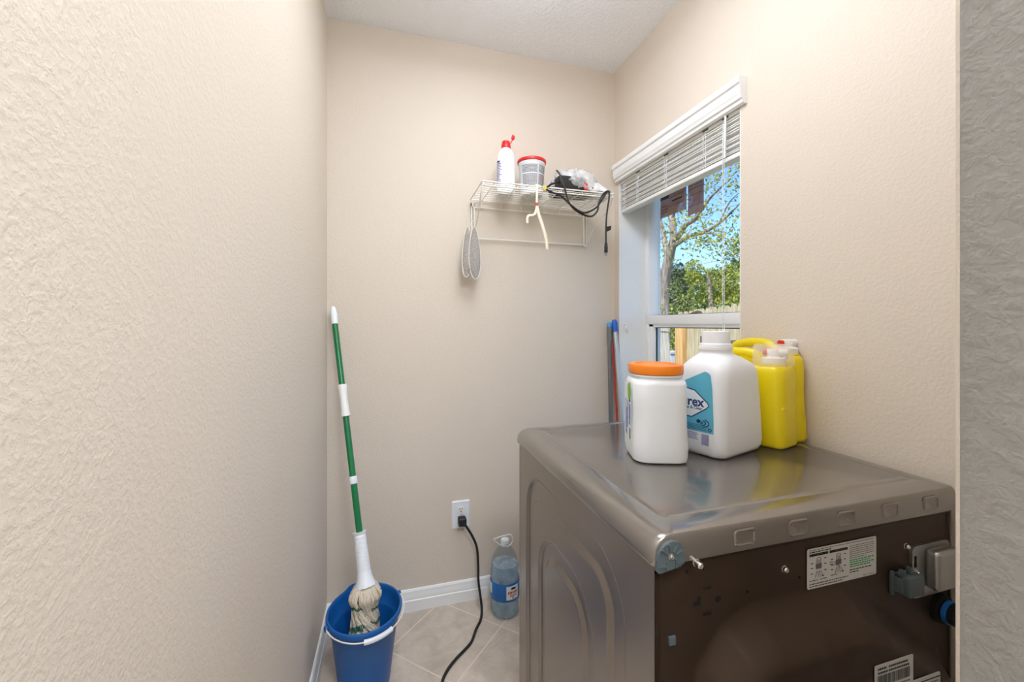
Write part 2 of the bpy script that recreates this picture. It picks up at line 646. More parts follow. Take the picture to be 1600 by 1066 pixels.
g = G(); g.box(LX - 0.1, HX + 0.1, HY - 0.1, BY + 0.1, -0.1, 0.0)
structure(g.build('floor', M['tile'], smooth=None))
g = G(); g.box(LX - 0.12, HX + 0.12, HY - 0.1, BY + 0.12, H, H + 0.25)
structure(g.build('ceiling', M['ceiling'], smooth=None))
g = G(); g.box(LX - 0.1, RX + 0.24, BY, BY + 0.12, 0, H)
structure(g.build('wall_back', M['wall'], smooth=None))
g = G(); g.box(LX - 0.1, LX, HY, BY, 0, H)
structure(g.build('wall_left', M['wall'], smooth=None))
# right wall with the window opening
g = G()
xo = RX + 0.24
g.box(RX, xo, FY0, WY0, 0, H)
g.box(RX, xo, WY1, BY, 0, H)
g.box(RX, xo, WY0, WY1, 0, WZ0)
g.box(RX, xo, WY0, WY1, WZ1, H)
structure(g.build('wall_right', M['wall'], smooth=None))
# wall end at the doorway with its rounded corner bead
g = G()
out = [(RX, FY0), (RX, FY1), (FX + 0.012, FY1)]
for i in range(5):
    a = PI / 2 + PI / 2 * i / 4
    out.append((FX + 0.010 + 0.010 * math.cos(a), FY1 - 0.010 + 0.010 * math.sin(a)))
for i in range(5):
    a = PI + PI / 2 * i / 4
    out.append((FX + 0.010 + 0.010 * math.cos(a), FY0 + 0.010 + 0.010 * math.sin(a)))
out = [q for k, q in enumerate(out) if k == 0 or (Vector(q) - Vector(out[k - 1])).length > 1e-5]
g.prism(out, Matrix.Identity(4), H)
w = structure(g.build('wall_front', [M['wall_shade_grey'], M['wall']], smooth=50))
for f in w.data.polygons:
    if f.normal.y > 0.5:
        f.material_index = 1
g = G(); g.box(HX, HX + 0.1, HY, FY0, 0, H)
structure(g.build('wall_hall_right', M['wall_shade_grey'], smooth=None))
g = G(); g.box(RX, HX + 0.1, FY0, FY0 + 0.1, 0, H)
structure(g.build('wall_hall_front', M['wall_shade_grey'], smooth=None))
g = G(); g.box(LX - 0.1, HX + 0.1, HY - 0.1, HY, 0, H)
structure(g.build('wall_hall_back', M['wall_shade_grey'], smooth=None))


def baseboard(name, a, b, inward):
    """moulded board along a-b, profile thickness towards the room"""
    a, b, n = Vector(a), Vector(b), Vector(inward)
    prof = [(0, 0), (0.016, 0), (0.016, 0.050), (0.013, 0.054), (0.013, 0.070), (0.009, 0.080), (0.009, 0.091), (0.005, 0.098), (0.0, 0.100)]
    g = G()
    g.loft([[q + n * t + Vector((0, 0, z)) for t, z in prof] for q in (a, b)])
    return structure(g.build(name, M['trim'], smooth=25))


baseboard('baseboard_back', (LX, BY, 0), (RX, BY, 0), (0, -1, 0))
baseboard('baseboard_left', (LX, HY, 0), (LX, BY, 0), (1, 0, 0))
baseboard('baseboard_right', (RX, FY1, 0), (RX, BY, 0), (-1, 0, 0))

# painted window reveal: thin white returns lining the opening
g = G()
t = 0.004
g.box(RX + 0.001, 1.345, WY1 - t, WY1, WZ0, WZ1)
g.box(RX + 0.001, 1.345, WY0, WY0 + t, WZ0, WZ1)
g.box(RX + 0.001, 1.345, WY0, WY1, WZ1 - t, WZ1)
structure(g.build('trim_1', M['trim'], smooth=None))
g = G(); g.box(RX - 0.02, 1.345, WY0 + t, WY1 - t, WZ0, WZ0 + 0.018, bevel=0.004)
structure(g.build('trim_2', M['trim']))

# single hung vinyl window
win = bpy.data.objects.new('window_1', None)
COL.objects.link(win)
win.location = (1.36, (WY0 + WY1) / 2, WZ0)
structure(win)
g = G()
g.box(1.345, 1.42, WY1 - 0.034, WY1 - 0.0, WZ0, WZ1, bevel=0.003)
g.box(1.345, 1.42, WY0, WY0 + 0.034, WZ0, WZ1, bevel=0.003)
g.box(1.345, 1.42, WY0, WY1, WZ0, WZ0 + 0.04, bevel=0.003)
g.box(1.345, 1.42, WY0, WY1, WZ1 - 0.04, WZ1, bevel=0.003)
g.build('window_frame', M['vinyl'], win)


def sash(name, x0, x1, y0, y1, z0, z1, st, rt, rb):
    g = G()
    g.box(x0, x1, y0, y0 + st, z0, z1, bevel=0.003)
    g.box(x0, x1, y1 - st, y1, z0, z1, bevel=0.003)
    g.box(x0, x1, y0, y1, z1 - rt, z1, bevel=0.003)
    g.box(x0, x1, y0, y1, z0, z0 + rb, bevel=0.003)
    s = g.build(name, M['vinyl'], win)
    xm = (x0 + x1) / 2 + 0.004
    g = G()
    for (a, b, c, d) in ((y0 + st - 0.001, y0 + st + 0.004, z0 + rb, z1 - rt), (y1 - st - 0.004, y1 - st + 0.001, z0 + rb, z1 - rt),
                         (y0 + st, y1 - st, z0 + rb - 0.001, z0 + rb + 0.004), (y0 + st, y1 - st, z1 - rt - 0.004, z1 - rt + 0.001)):
        g.box(xm - 0.004, xm + 0.004, a, b, c, d)
    g.build('gasket', M['gasket'], s)
    g = G()
    g.box(xm - 0.0015, xm + 0.0015, y0 + st, y1 - st, z0 + rb, z1 - rt)
    g.build('glass_pane', M['glass'], s)


sash('upper_sash', 1.385, 1.412, WY0 + 0.03, WY1 - 0.006, 1.372, WZ1 - 0.03, 0.018, 0.03, 0.034)
sash('lower_sash', 1.35, 1.38, WY0 + 0.03, WY1 - 0.022, WZ0 + 0.04, 1.405, 0.048, 0.062, 0.06)
g = G()
g.box(1.3440, 1.354, WY0 + 0.004, WY1 - 0.0045, 1.358, 1.406, bevel=0.002)
g.build('meeting_rail', M['vinyl'], win)
g = G(); g.box(1.338, 1.346, 1.944, 1.956, 1.40, 1.425, bevel=0.003)
g.build('balance_stop', M['vinyl'], win)

# curled dry leaf lying on the meeting rail
dl_ = thing('dry_leaf', 'brown curled dry leaf lying on the window meeting rail', 'leaf', (1.362, 1.60, 1.406))
g = G()


def leaf_pt(u, v):
    y = 1.552 + 0.092 * u
    hgt = 0.0165 * math.sin(PI * min(1, u * 1.15)) ** 1.3 + 0.003 * math.sin(9 * u)
    w_ = 0.010 * math.sin(PI * u) ** 0.6 + 0.0008
    return Vector((1.360 + w_ * (2 * v - 1), y, 1.4066 + max(0.0, hgt) * (1 - 0.8 * (2 * v - 1) ** 2)))


g.grid(leaf_pt, 16, 8)
o = g.build('blade', M['brown_paint'], dl_, smooth=60, recalc=False)
so = o.modifiers.new('thickness', 'SOLIDIFY')
so.thickness = 0.0008

# ================================================================== window blind
bl = thing('window_blind', 'white horizontal window blind raised under a moulded valance', 'blind', (RX, 1.57, 2.165))
g = G()
vp = [(0.0, 2.124), (-0.006, 2.122), (-0.017, 2.126), (-0.019, 2.136), (-0.025, 2.141), (-0.027, 2.152), (-0.030, 2.158),
      (-0.030, 2.186), (-0.036, 2.192), (-0.037, 2.206), (-0.034, 2.214), (0.0, 2.216)]
vy0, vy1 = 1.140, 1.985
inner = [(0.0, 2.128), (-0.004, 2.127), (-0.012, 2.131), (-0.014, 2.139), (-0.020, 2.144), (-0.022, 2.155), (-0.024, 2.160),
         (-0.024, 2.184), (-0.030, 2.192), (-0.030, 2.204), (-0.028, 2.209), (0.0, 2.211)]
g.loft([[Vector((RX + x, y, z)) for x, z in vp] for y in (vy0, vy1)])
g.build('valance', M['trim'], bl, smooth=25)
g = G(); g.box(1.188, 1.238, WY0 + 0.008, WY1 - 0.008, 2.112, 2.158, bevel=0.003)
hr = g.build('headrail', M['slat'], bl)
for y in (1.24, 1.34, 1.58, 1.80):
    g = G()
    g.box(1.184, 1.189, y - 0.014, y + 0.014, 2.117, 2.121)
    g.build('cord_slot', M['gasket'], hr)
zb0 = 1.957
g = G(); g.box(1.190, 1.236, WY0 + 0.010, WY1 - 0.010, zb0, zb0 + 0.017, bevel=0.004)
g.build('bottom_rail', M['vinyl'], bl)
nsl = 13
g = G()
g.box(-0.025, 0.025, WY0 + 0.010 - 1.57, WY1 - 0.010 - 1.57, -0.0016, 0.0016)
sl0 = None
z = zb0 + 0.022
gaps = [0.006, 0.016, 0.0062, 0.013, 0.006, 0.0075, 0.018, 0.007, 0.0135, 0.006, 0.016, 0.008]
for k in range(nsl):
    if sl0 is None:
        sl0 = g.build('slat', M['slat'], bl, smooth=None)
        sl0.data.transform(Matrix.Translation(bl.location))      # slat mesh centred on its own origin
        o = sl0
    else:
        o = sl0.copy()
        COL.objects.link(o)
    o.parent = bl
    o.location = (1.213 - RX, 0.0, z - 2.165)
    o.rotation_euler = (0.003 * math.sin(k * 2.3), 0.035 * math.sin(k * 1.7), 0)
    z += gaps[k % len(gaps)]
for y in (1.24, 1.34, 1.58, 1.80, 1.92):
    for dx, dy, r_ in ((0.0, 0.0, 0.0012), (-0.001, 0.012, 0.0010)):
        g = G()
        g.tube(cr([(1.1868 + dx, y + dy + 0.002 * math.sin(i * 2.1), 2.118 - i * 0.0135) for i in range(12)], 2), r_, seg=6)
        g.build('ladder_cord', M['white_plastic'], bl)
for y in (1.238, 1.246):
    g = G()
    g.tube(cr([(1.186, y, 2.112), (1.180, y, 1.95), (1.180, y + 0.001, 1.6), (1.181, y, 1.335)], 6), 0.0011, seg=6)
    g.build('lift_cord', M['white_plastic'], bl)
g = G(); g.lathe([(0.002, 0.03), (0.004, 0.026), (0.007, 0.004), (0.006, 0.0)], (1.181, 1.242, 1.306), seg=12)
g.build('cord_tassel', M['white_plastic'], bl)
g = G(); g.tube([(1.176, 1.228, 2.12), (1.170, 1.226, 1.965)], 0.004, seg=6)
g.build('tilt_wand', M['vinyl'], bl)

# cord cleat on the reveal
cl = thing('cord_cleat', 'small white cord cleat screwed to the window reveal', 'cleat', (1.222, WY1 - t, 1.34))
g = G()
g.tube(cr([(1.212, 1.968, 1.366), (1.222, 1.954, 1.356), (1.222, 1.956, 1.330), (1.232, 1.966, 1.318)], 5), 0.0035, seg=8)
g.box(1.216, 1.228, 1.954, WY1 - t, 1.334, 1.350, bevel=0.002)
g.build('cleat_body', M['vinyl'], cl)

# manufacturer papers on the glass
sx = 1.4015 - 0.0045


def sticker(name, label, y0, y1, z0, z1, mbase, bars):
    g = G()
    g.box(sx - 0.0006, sx, y0, y1, z0, z1)
    for (u0, u1, v0, v1, mi) in bars:
        g.mi = mi
        ya, yb = y1 + (y0 - y1) * u0, y1 + (y0 - y1) * u1
        g.box(sx - 0.0010, sx - 0.0005, min(ya, yb), max(ya, yb), z0 + (z1 - z0) * v0, z0 + (z1 - z0) * v1)
    o = g.build(name, [mbase, M['sticker_ink'], M['sticker_navy'], M['sticker_pink'], M['ink']], smooth=None)
    return tag(o, label, 'sticker')


sticker('window_sticker', 'wide brown sticker on the upper window pane, left of two', 1.705, 1.908, 1.926, 2.15, M['sticker'],
        [(0.46, 0.84, 0.30, 0.325, 4), (0.0, 0.34, 0.42, 0.60, 2), (0.40, 0.9, 0.2, 0.22, 1), (0.40, 0.9, 0.40, 0.42, 1),
         (0.05, 0.32, 0.10, 0.125, 1), (0.05, 0.32, 0.17, 0.195, 1), (0.05, 0.32, 0.24, 0.265, 1), (0.4, 0.98, 0.52, 0.75, 1), (0.05, 0.35, 0.64, 0.8, 2)])
sticker('window_sticker', 'narrow mauve brown sticker on the upper window pane, right of two', 1.588, 1.694, 1.888, 2.15, M['sticker_pink'],
        [(0.0, 1.0, 0.40, 0.41, 0), (0.0, 1.0, 0.15, 0.16, 1), (0.08, 0.92, 0.46, 0.48, 1), (0.08, 0.92, 0.52, 0.54, 1), (0.08, 0.92, 0.58, 0.60, 1),
         (0.08, 0.92, 0.64, 0.66, 1), (0.08, 0.9, 0.35, 0.365, 1), (0.3, 0.75, 0.2, 0.3, 0), (0.08, 0.2, 0.27, 0.31, 1)])

# ================================================================== clothes dryer
DX0, DX1, DY0, DY1, DT = 0.405, 1.168, 0.576, 1.322, 1.010
LIP = 0.962
dr = thing('clothes_dryer', 'brown metallic clothes dryer turned back side out below the window', 'dryer', (0.786, 0.95, 0.0))


def rr_sdf(y, z, y0, y1, z1, rad):
    """inside distance (positive inside) of a shape open at the bottom with two rounded top corners"""
    d = min(y - y0, y1 - y)
    if z > z1 - rad:
        if y < y0 + rad:
            d = min(d, rad - math.hypot(y - (y0 + rad), z - (z1 - rad)))
        elif y > y1 - rad:
            d = min(d, rad - math.hypot(y - (y1 - rad), z - (z1 - rad)))
        else:
            d = min(d, z1 - z)
    return d


def side_h(y, z):
    d1 = rr_sdf(y, z, 0.668, 1.240, 0.905, 0.13)
    d2 = rr_sdf(y, z, 0.790, 1.130, 0.775, 0.13)
    h = -0.007 * sstep(0.0, 0.006, d1) * 1.0
    h += 0.007 * sstep(0.052, 0.066, d1)
    h += -0.007 * sstep(0.0, 0.006, d2)
    h += 0.007 * sstep(0.040, 0.054, d2)
    return h


sxp = DX0 + 0.008
# cabinet: left side as a stamped sheet, the others plain
g = G()
zt, zb = LIP - 0.0035, 0.03


def side_pt(u, v):
    y = DY0 + 0.004 + (DY1 - 0.02 - DY0 - 0.004) * (1 - u)
    zz = zb + (zt - zb) * v
    return Vector((sxp - side_h(y, zz), y, zz))


g.grid(side_pt, 180, 200)
g.build('side_panel', M['metal_side'], dr, smooth=60, recalc=False)
g = G()
g.box(sxp + 0.012, DX1 - 0.008, DY0 + 0.045, DY1 - 0.022, 0.03, LIP - 0.002)
g.box(DX1 - 0.012, DX1 - 0.008, DY0 + 0.01, DY1 - 0.022, 0.03, LIP - 0.002)
g.build('cabinet', M['metal_side'], dr, smooth=None)
g = G()
g.box(sxp + 0.002, DX1 - 0.01, DY1 - 0.022, DY1 + 0.01, 0.03, LIP - 0.002, bevel=0.012, seg=4)
fp = g.build('front_panel', M['metal_side'], dr)
g = G()
mm = frame((0.786, DY1 + 0.010, 0.52), (-1, 0, 0), (0, 0, 1))
g.lathe([(0.22, 0.0), (0.22, 0.012), (0.20, 0.02), (0.16, 0.022)], (0, 0, 0), seg=40, m=mm)
g.build('door', M['metal_side'], fp)
for (x, y) in ((0.45, 0.63), (1.12, 0.63), (0.45, 1.27), (1.12, 1.27)):
    g = G(); g.lathe([(0.02, 0.0), (0.02, 0.012), (0.012, 0.014), (0.012, 0.032)], (x, y, 0), seg=16)
    g.build('foot', M['black'], dr)


# top panel
def top_ring(il, ir, ib, if_, z, rad):
    x0, x1, y0, y1 = DX0 + il, DX1 - ir, DY0 + ib, DY1 - if_
    return rring((x0 + x1) / 2, (y0 + y1) / 2, z, x1 - x0, y1 - y0, rad, k=5)


rings = [top_ring(0.010, 0.006, 0.001, 0.006, LIP, 0.010),
         top_ring(0.003, 0.002, 0.000, 0.002, LIP, 0.010),
         top_ring(0.000, 0.000, 0.000, 0.000, LIP + 0.004, 0.010),
         top_ring(0.000, 0.000, 0.000, 0.000, DT - 0.034, 0.010)]
for i in range(1, 9):
    a = PI / 2 * i / 8
    q = 1 - math.cos(a)
    rings.append(top_ring(0.034 * q, 0.012 * q, 0.005 * q, 0.012 * q, DT - 0.034 + 0.034 * math.sin(a) if i < 9 else DT, 0.012))
# keep the back edge crisp: rebuild with the back edge held up
fixed = []
for r in rings:
    rr = []
    for p in r:
        if p.y < DY0 + 0.008 and DX0 + 0.034 < p.x < DX1 - 0.02 and p.z > LIP + 0.02:
            rr.append(p)
        else:
            rr.append(p)
    fixed.append(rr)
rings = fixed
rings.append(top_ring(0.060, 0.040, 0.055, 0.040, DT, 0.012))
rings.append(top_ring(0.064, 0.044, 0.059, 0.044, DT - 0.0018, 0.012))
rings.append(top_ring(0.069, 0.049, 0.064, 0.049, DT + 0.0002, 0.012))
g = G()
g.loft(rings)
tp = g.build('top_panel', M['metal_top'], dr, smooth=40)

# pressed windows along the back flange
for x in (0.593, 0.715, 0.835, 0.955, 1.075):
    g = G()
    o1 = [(p.x, p.y) for p in rring(0, 0, 0, 0.046, 0.030, 0.007)]
    o2 = [(p.x, p.y) for p in rring(0, 0, 0, 0.041, 0.025, 0.005)]
    m0 = frame((x, DY0 + 0.0005, 0.985), (1, 0, 0), (0, 0, 1))
    g.loft([[m0 @ Vector((a, b, 0)) for a, b in o1], [m0 @ Vector((a, b, 0.0022)) for a, b in o2],
            [m0 @ Vector((a * 0.9, b * 0.86, 0.0006)) for a, b in o2]])
    g.build('pressed_window', M['metal_top'], tp)

# rear panel with the stamped air duct
DUCT = [(0.455, -0.2), (0.472, 0.66), (0.500, 0.770), (0.548, 0.834), (0.625, 0.860), (0.850, 0.858), (0.915, 0.828), (1.120, 0.672), (1.150, 0.60), (1.150, -0.2)]


def poly_sdf(x, z):
    dmin, inside = 1e9, False
    n = len(DUCT)
    for i in range(n):
        ax, az = DUCT[i]
        bx, bz = DUCT[(i + 1) % n]
        ex, ez = bx - ax, bz - az
        tt = max(0.0, min(1.0, ((x - ax) * ex + (z - az) * ez) / (ex * ex + ez * ez)))
        dmin = min(dmin, math.hypot(x - ax - ex * tt, z - az - ez * tt))
        if (az > z) != (bz > z) and x < (bx - ax) * (z - az) / (bz - az) + ax:
            inside = not inside
    return dmin if inside else -dmin


RY = DY0 + 0.014


def rear_pt(u, v):
    x = sxp - 0.0005 + (DX1 - 0.012 - sxp) * u
    zz = 0.03 + (LIP - 0.002 - 0.03) * v
    d = poly_sdf(x, zz)
    h = 0.066 * sstep(0.0, 0.080, d)
    h += 0.010 * sstep(0.735, 0.715, zz) * sstep(0.60, 0.66, x) * sstep(0.83, 0.79, x) - 0.010 * sstep(0.700, 0.675, zz) * sstep(0.60, 0.66, x) * sstep(0.83, 0.79, x)
    h += 0.012 * sstep(0.018, 0.0, x - sxp)
    h += 0.006 * sstep(LIP - 0.012, LIP - 0.006, zz)
    h -= 0.012 * math.exp(-((x - 0.745) ** 2 + (zz - 0.79) ** 2) / 0.0006) * 0.6
    return Vector((x, RY - h, zz))


g = G()
g.grid(rear_pt, 150, 190)
rp_ = g.build('rear_panel', M['metal_rear_shaded'], dr, smooth=70, recalc=False)

# plastic corner cap
g = G()
m0 = frame((0, DY0, 0), (1, 0, 0), (0, 0, 1))
o1 = []
cx0, cx1, cz0, cz1 = 0.4115, 0.463, 0.953, 1.002
for (px_, pz_) in ((cx0, cz0 + 0.004), (cx0 + 0.004, cz0), (cx1 - 0.006, cz0 + 0.006), (cx1, cz0 + 0.012), (cx1, cz1 - 0.012), (cx1 - 0.010, cz1 - 0.003)):
    o1.append((px_, pz_))
for i in range(7):
    a = PI / 2 + PI / 2 * i / 6
    o1.append((cx0 + 0.032 + 0.032 * math.cos(a), cz1 - 0.032 + 0.032 * math.sin(a)))
m0.translation = Vector((0, DY0 + 0.004, 0))
g.prism(o1, m0, 0.009)
for k in range(4):
    a = 0.5 + k * 0.62
    c, s = math.cos(a), math.sin(a)
    g.tube([(0.438 + 0.010 * c, DY0 - 0.006, 0.976 + 0.010 * s), (0.438 + 0.024 * c, DY0 - 0.006, 0.976 + 0.022 * s)], 0.0016, seg=6)
g.box(0.428, 0.431, DY0 - 0.007, DY0 - 0.004, 0.9575, 0.970)
g.box(0.446, 0.449, DY0 - 0.007, DY0 - 0.004, 0.9585, 0.972)
g.box(0.414, 0.428, DY0 - 0.007, DY0 - 0.004, 0.962, 0.965)
g.box(0.449, 0.462, DY0 - 0.007, DY0 - 0.004, 0.964, 0.967)
cc = g.build('corner_cap', M['grey_plastic'], dr)


def screw(x, y, z, r, parent, length=0.008, name='screw'):
    g = G()
    m0 = frame((x, y, z), (1, 0, 0), (0, 0, 1))
    g.lathe([(r * 1.25, 0.0), (r * 1.25, 0.0015), (r, 0.002), (r, length - 0.002), (r * 0.7, length), (r * 0.3, length), (r * 0.25, length - 0.0015)], (0, 0, 0), seg=16, m=m0)
    return g.build(name, M['screw'], parent)


screw(0.438, DY0 - 0.004, 0.978, 0.004, dr, 0.005)
screw(0.490, DY0, 0.958, 0.0055, dr, 0.014)
screw(0.697, RY, 0.905, 0.0050, dr)
screw(1.022, RY, 0.898, 0.0048, dr)
for (x0, x1, z0, z1) in ((0.517, 0.534, 0.897, 0.902), (0.517, 0.534, 0.853, 0.858)):
    g = G(); g.box(x0, x1, RY - 0.0008, RY + 0.002, z0, z1)
    g.build('slot', M['dark'], dr)
g = G()
m0 = frame((0.505, RY - 0.0008, 0.880), (1, 0, 0), (0, 0, 1))
g.prism([(-0.006, -0.007), (0.006, -0.007), (0.006, 0.008), (0.001, 0.008), (0.001, -0.001), (-0.006, -0.001)], m0, 0.0006)
g.build('slot', M['dark'], dr)
for (x, z, r) in ((0.549, 0.876, 0.0055), (0.484, 0.935, 0.0028), (0.517, 0.935, 0.0028), (0.613, 0.878, 0.0028), (0.735, 0.882, 0.0024)):
    g = G()
    m0 = frame((x, RY - 0.0003, z), (1, 0, 0), (0, 0, 1))
    g.lathe([(r, 0), (r, 0.0007)], seg=16, m=m0)
    g.build('hole', M['dark'], dr)
g = G(); g.box(0.446, 0.460, RY - 0.004, RY + 0.002, 0.818, 0.833, bevel=0.0015)
g.build('plastic_clip', M['grey_plastic'], dr)


def decal(name, parent, m, w, h, items, mats, thick=0.0005):
    """paper label: items are (u0,u1,v0,v1,material index) in fractions of the label"""
    g = G()
    o = [(p.x, p.y) for p in rring(w / 2, h / 2, 0, w, h, min(w, h) * 0.05, k=3)]
    g.prism(o, m, thick)
    for it in items:
        if it[0] == 'line':
            _, pts, r, mi = it
            g.mi = mi
            g.tube([m @ Vector((a * w, b * h, thick)) for a, b in pts], r, seg=4)
        else:
            u0, u1, v0, v1, mi = it
            g.mi = mi
            g.prism([(u0 * w, v0 * h), (u1 * w, v0 * h), (u1 * w, v1 * h), (u0 * w, v1 * h)],
                    m @ Matrix.Translation((0, 0, thick * 0.5)), thick * 0.8)
    return g.build(name, mats, parent, smooth=None)


rnd = random.Random(5)
items = []


def textline(u0, u1, v, hh, mi, rn=rnd):
    u = u0
    while u < u1 - 0.004:
        l = min(rn.uniform(0.015, 0.055), u1 - u)
        items.append((u, u + l, v - hh / 2, v + hh / 2, mi))
        u += l + 0.009


textline(0.03, 0.96, 0.955, 0.022, 2)
textline(0.03, 0.34, 0.905, 0.030, 1)
items.append((0.03, 0.29, 0.80, 0.865, 1))
items.append((0.31, 0.57, 0.80, 0.865, 1))
items.append((0.10, 0.22, 0.828, 0.838, 0))
items.append((0.39, 0.50, 0.828, 0.838, 0))
for ox in (0.0, 0.28):
    for k in range(4):
        xx = 0.13 + ox + k * 0.018
        items.append(('line', [(xx, 0.70), (xx, 0.46)], 0.0006, 1))
        items.append(('line', [(xx, 0.42), (xx + 0.02 * (k - 1.0), 0.26)], 0.0005, 1))
    items.append((0.115 + ox, 0.20 + ox, 0.48, 0.60, 2))
    for k in range(9):
        a = k / 8 * PI
        if k:
            items.append(('line', [(0.16 + ox + 0.03 * math.cos(a0), 0.70 + 0.05 * math.sin(a0)), (0.16 + ox + 0.03 * math.cos(a), 0.70 + 0.05 * math.sin(a))], 0.0005, 1))
        a0 = a
    for (dx, dy) in ((0.05, 0.62), (0.05, 0.5), (0.05, 0.36), (0.235, 0.70), (0.235, 0.56), (0.235, 0.40), (0.20, 0.27)):
        items.append((dx + ox, dx + ox + 0.03, dy, dy + 0.022, 1))
items.append(('line', [(0.31, 0.55), (0.34, 0.58), (0.40, 0.52), (0.45, 0.44)], 0.0005, 1))
items.append(('line', [(0.31, 0.52), (0.34, 0.48), (0.40, 0.48), (0.45, 0.42)], 0.0005, 1))
textline(0.03, 0.15, 0.20, 0.018, 1); textline(0.18, 0.27, 0.20, 0.018, 1)
textline(0.33, 0.42, 0.23, 0.018, 1)
textline(0.03, 0.58, 0.115, 0.022, 1)
textline(0.03, 0.50, 0.055, 0.022, 1)
for k in range(7):
    textline(0.60, 0.96 - (0.12 if k == 6 else 0), 0.87 - k * 0.052, 0.020, 2)
for k in range(4):
    textline(0.60, 0.96 - 0.06 * (k % 2), 0.50 - k * 0.054, 0.030, 3)
textline(0.60, 0.93, 0.255, 0.024, 1)
textline(0.60, 0.73, 0.195, 0.024, 1)
textline(0.80, 0.97, 0.045, 0.018, 2)
mlab = frame((0.752, RY - 0.0016, 0.856), (1, 0, 0), (0, 0, 1))
o = decal('wiring_label', dr, mlab, 0.183, 0.076, items, [M['paper'], M['ink'], M['ink_grey'], M['ink_green']])
tag(o, 'white wiring diagram label with green lines')

# serial label, standing on the duct plateau
items = []
textline(0.08, 0.30, 0.86, 0.06, 1); textline(0.36, 0.86, 0.86, 0.06, 1)
textline(0.08, 0.34, 0.74, 0.06, 1); textline(0.36, 0.90, 0.74, 0.06, 1)
u = 0.07
while u < 0.92:
    l = rnd.choice((0.008, 0.012, 0.02))
    items.append((u, u + l, 0.34, 0.66, 1))
    u += l + rnd.choice((0.008, 0.012))
textline(0.62, 0.92, 0.24, 0.05, 2)
items.append((0.0, 1.0, 0.10, 0.115, 2))
PY = RY - 0.0665
mser = frame((0.827, PY - 0.0006, 0.688), (1, 0, 0), (0, 0, 1))
decal('serial_label', dr, mser, 0.100, 0.059, items, [M['paper'], M['ink'], M['ink_grey']])
items = [(0.0, 1.0, 0.88, 0.91, 1)]
for k in range(6):
    textline(0.05, 0.95, 0.80 - k * 0.12, 0.05, 2)
mlow = frame((0.896, PY - 0.0012, 0.622), (1, 0, 0), (0, 0, 1))
decal('caution_label', dr, mlow, 0.105, 0.076, items, [M['paper'], M['ink'], M['ink_grey']])

# terminal block plate, cover and connector
g = G()
o1 = [(p.x, p.y) for p in rring(1.092, 0.842, 0, 0.116, 0.108, 0.012)]
g.prism(o1, frame((0, RY, 0), (1, 0, 0), (0, 0, 1)), 0.006)
tpz = g.build('terminal_plate', M['zinc'], dr)
g = G()
g.box(1.072, 1.145, RY - 0.030, RY - 0.004, 0.806, 0.888, bevel=0.009, seg=4)
g.build('terminal_cover', M['zinc'], tpz)
g = G(); g.box(1.040, 1.046, RY - 0.0068, RY - 0.003, 0.853, 0.876)
g.build('slot', M['dark'], tpz)
g = G()
g.lathe([(0.011, 0), (0.011, 0.003), (0.004, 0.003), (0.003, 0.004)], seg=20, m=frame((1.052, RY - 0.004, 0.816), (1, 0, 0), (0, 0, 1)))
g.build('grommet', M['dark'], tpz)
screw(1.046, RY - 0.006, 0.842, 0.004, tpz, 0.006)
g = G()
g.box(0.984, 1.030, RY - 0.030, RY - 0.001, 0.812, 0.852, bevel=0.004)
g.box(0.976, 0.986, RY - 0.022, RY - 0.001, 0.818, 0.846, bevel=0.003)
g.box(0.980, 0.989, RY - 0.022, RY - 0.012, 0.850, 0.864, bevel=0.002)
g.box(1.002, 1.011, RY - 0.022, RY - 0.012, 0.852, 0.866, bevel=0.002)
g.box(0.972, 0.980, RY - 0.008, RY - 0.001, 0.808, 0.856, bevel=0.002)
g.build('wire_connector', M['grey_plastic'], dr)
g = G()
mv = frame((1.125, RY, 0.752), (1, 0, 0), (0, 0, 1))
g.lathe([(0.030, 0), (0.030, 0.01), (0.022, 0.012), (0.022, 0.034), (0.018, 0.036)], seg=24, m=mv)
vv = g.build('valve_boss', M['dark'], dr)
g = G()
g.lathe([(0.024, 0.016), (0.0245, 0.020), (0.024, 0.024)], seg=24, m=mv)
g.build('valve_ring', M['label_blue'], vv)

# ================================================================== things on the dryer
# ---- white tub with orange lid
tx, ty, tr = 0.669, 0.936, math.radians(-21)
tb = thing('detergent_tub', 'white squarish plastic tub with a round orange lid on the dryer', 'tub', (tx, ty, DT))
Z0 = DT + 0.0012
g = G()
prof = [(0.118, 0.132, 0.000, 0.030), (0.132, 0.146, 0.004, 0.034), (0.138, 0.152, 0.014, 0.038), (0.139, 0.153, 0.040, 0.038), (0.135, 0.149, 0.090, 0.040),
        (0.135, 0.149, 0.140, 0.042), (0.136, 0.150, 0.192, 0.044), (0.134, 0.148, 0.201, 0.050), (0.127, 0.141, 0.206, 0.058), (0.122, 0.136, 0.207, 0.060),
        (0.122, 0.136, 0.212, 0.060), (0.131, 0.145, 0.2135, 0.064), (0.131, 0.145, 0.2175, 0.064), (0.120, 0.134, 0.219, 0.060)]
g.loft([rring(tx, ty, Z0 + z, w_, d_, r_, tr, k=8) for w_, d_, z, r_ in prof])
tbody = g.build('body', M['white_plastic'], tb, smooth=40)
g = G()
lp = [(0.124, 0.138, 0.2195, 0.060), (0.132, 0.148, 0.2195, 0.065), (0.134, 0.150, 0.222, 0.066), (0.134, 0.150, 0.238, 0.066), (0.131, 0.147, 0.2415, 0.064),
      (0.122, 0.138, 0.2425, 0.060), (0.104, 0.120, 0.2420, 0.051), (0.100, 0.116, 0.2385, 0.049), (0.080, 0.100, 0.2385, 0.040), (0.076, 0.096, 0.241, 0.038)]
g.loft([rring(tx, ty, Z0 + z, w_, d_, r_, tr, k=8) for w_, d_, z, r_ in lp])
tag(g.build('lid', M['orange'], tb, smooth=40), 'orange screw lid')
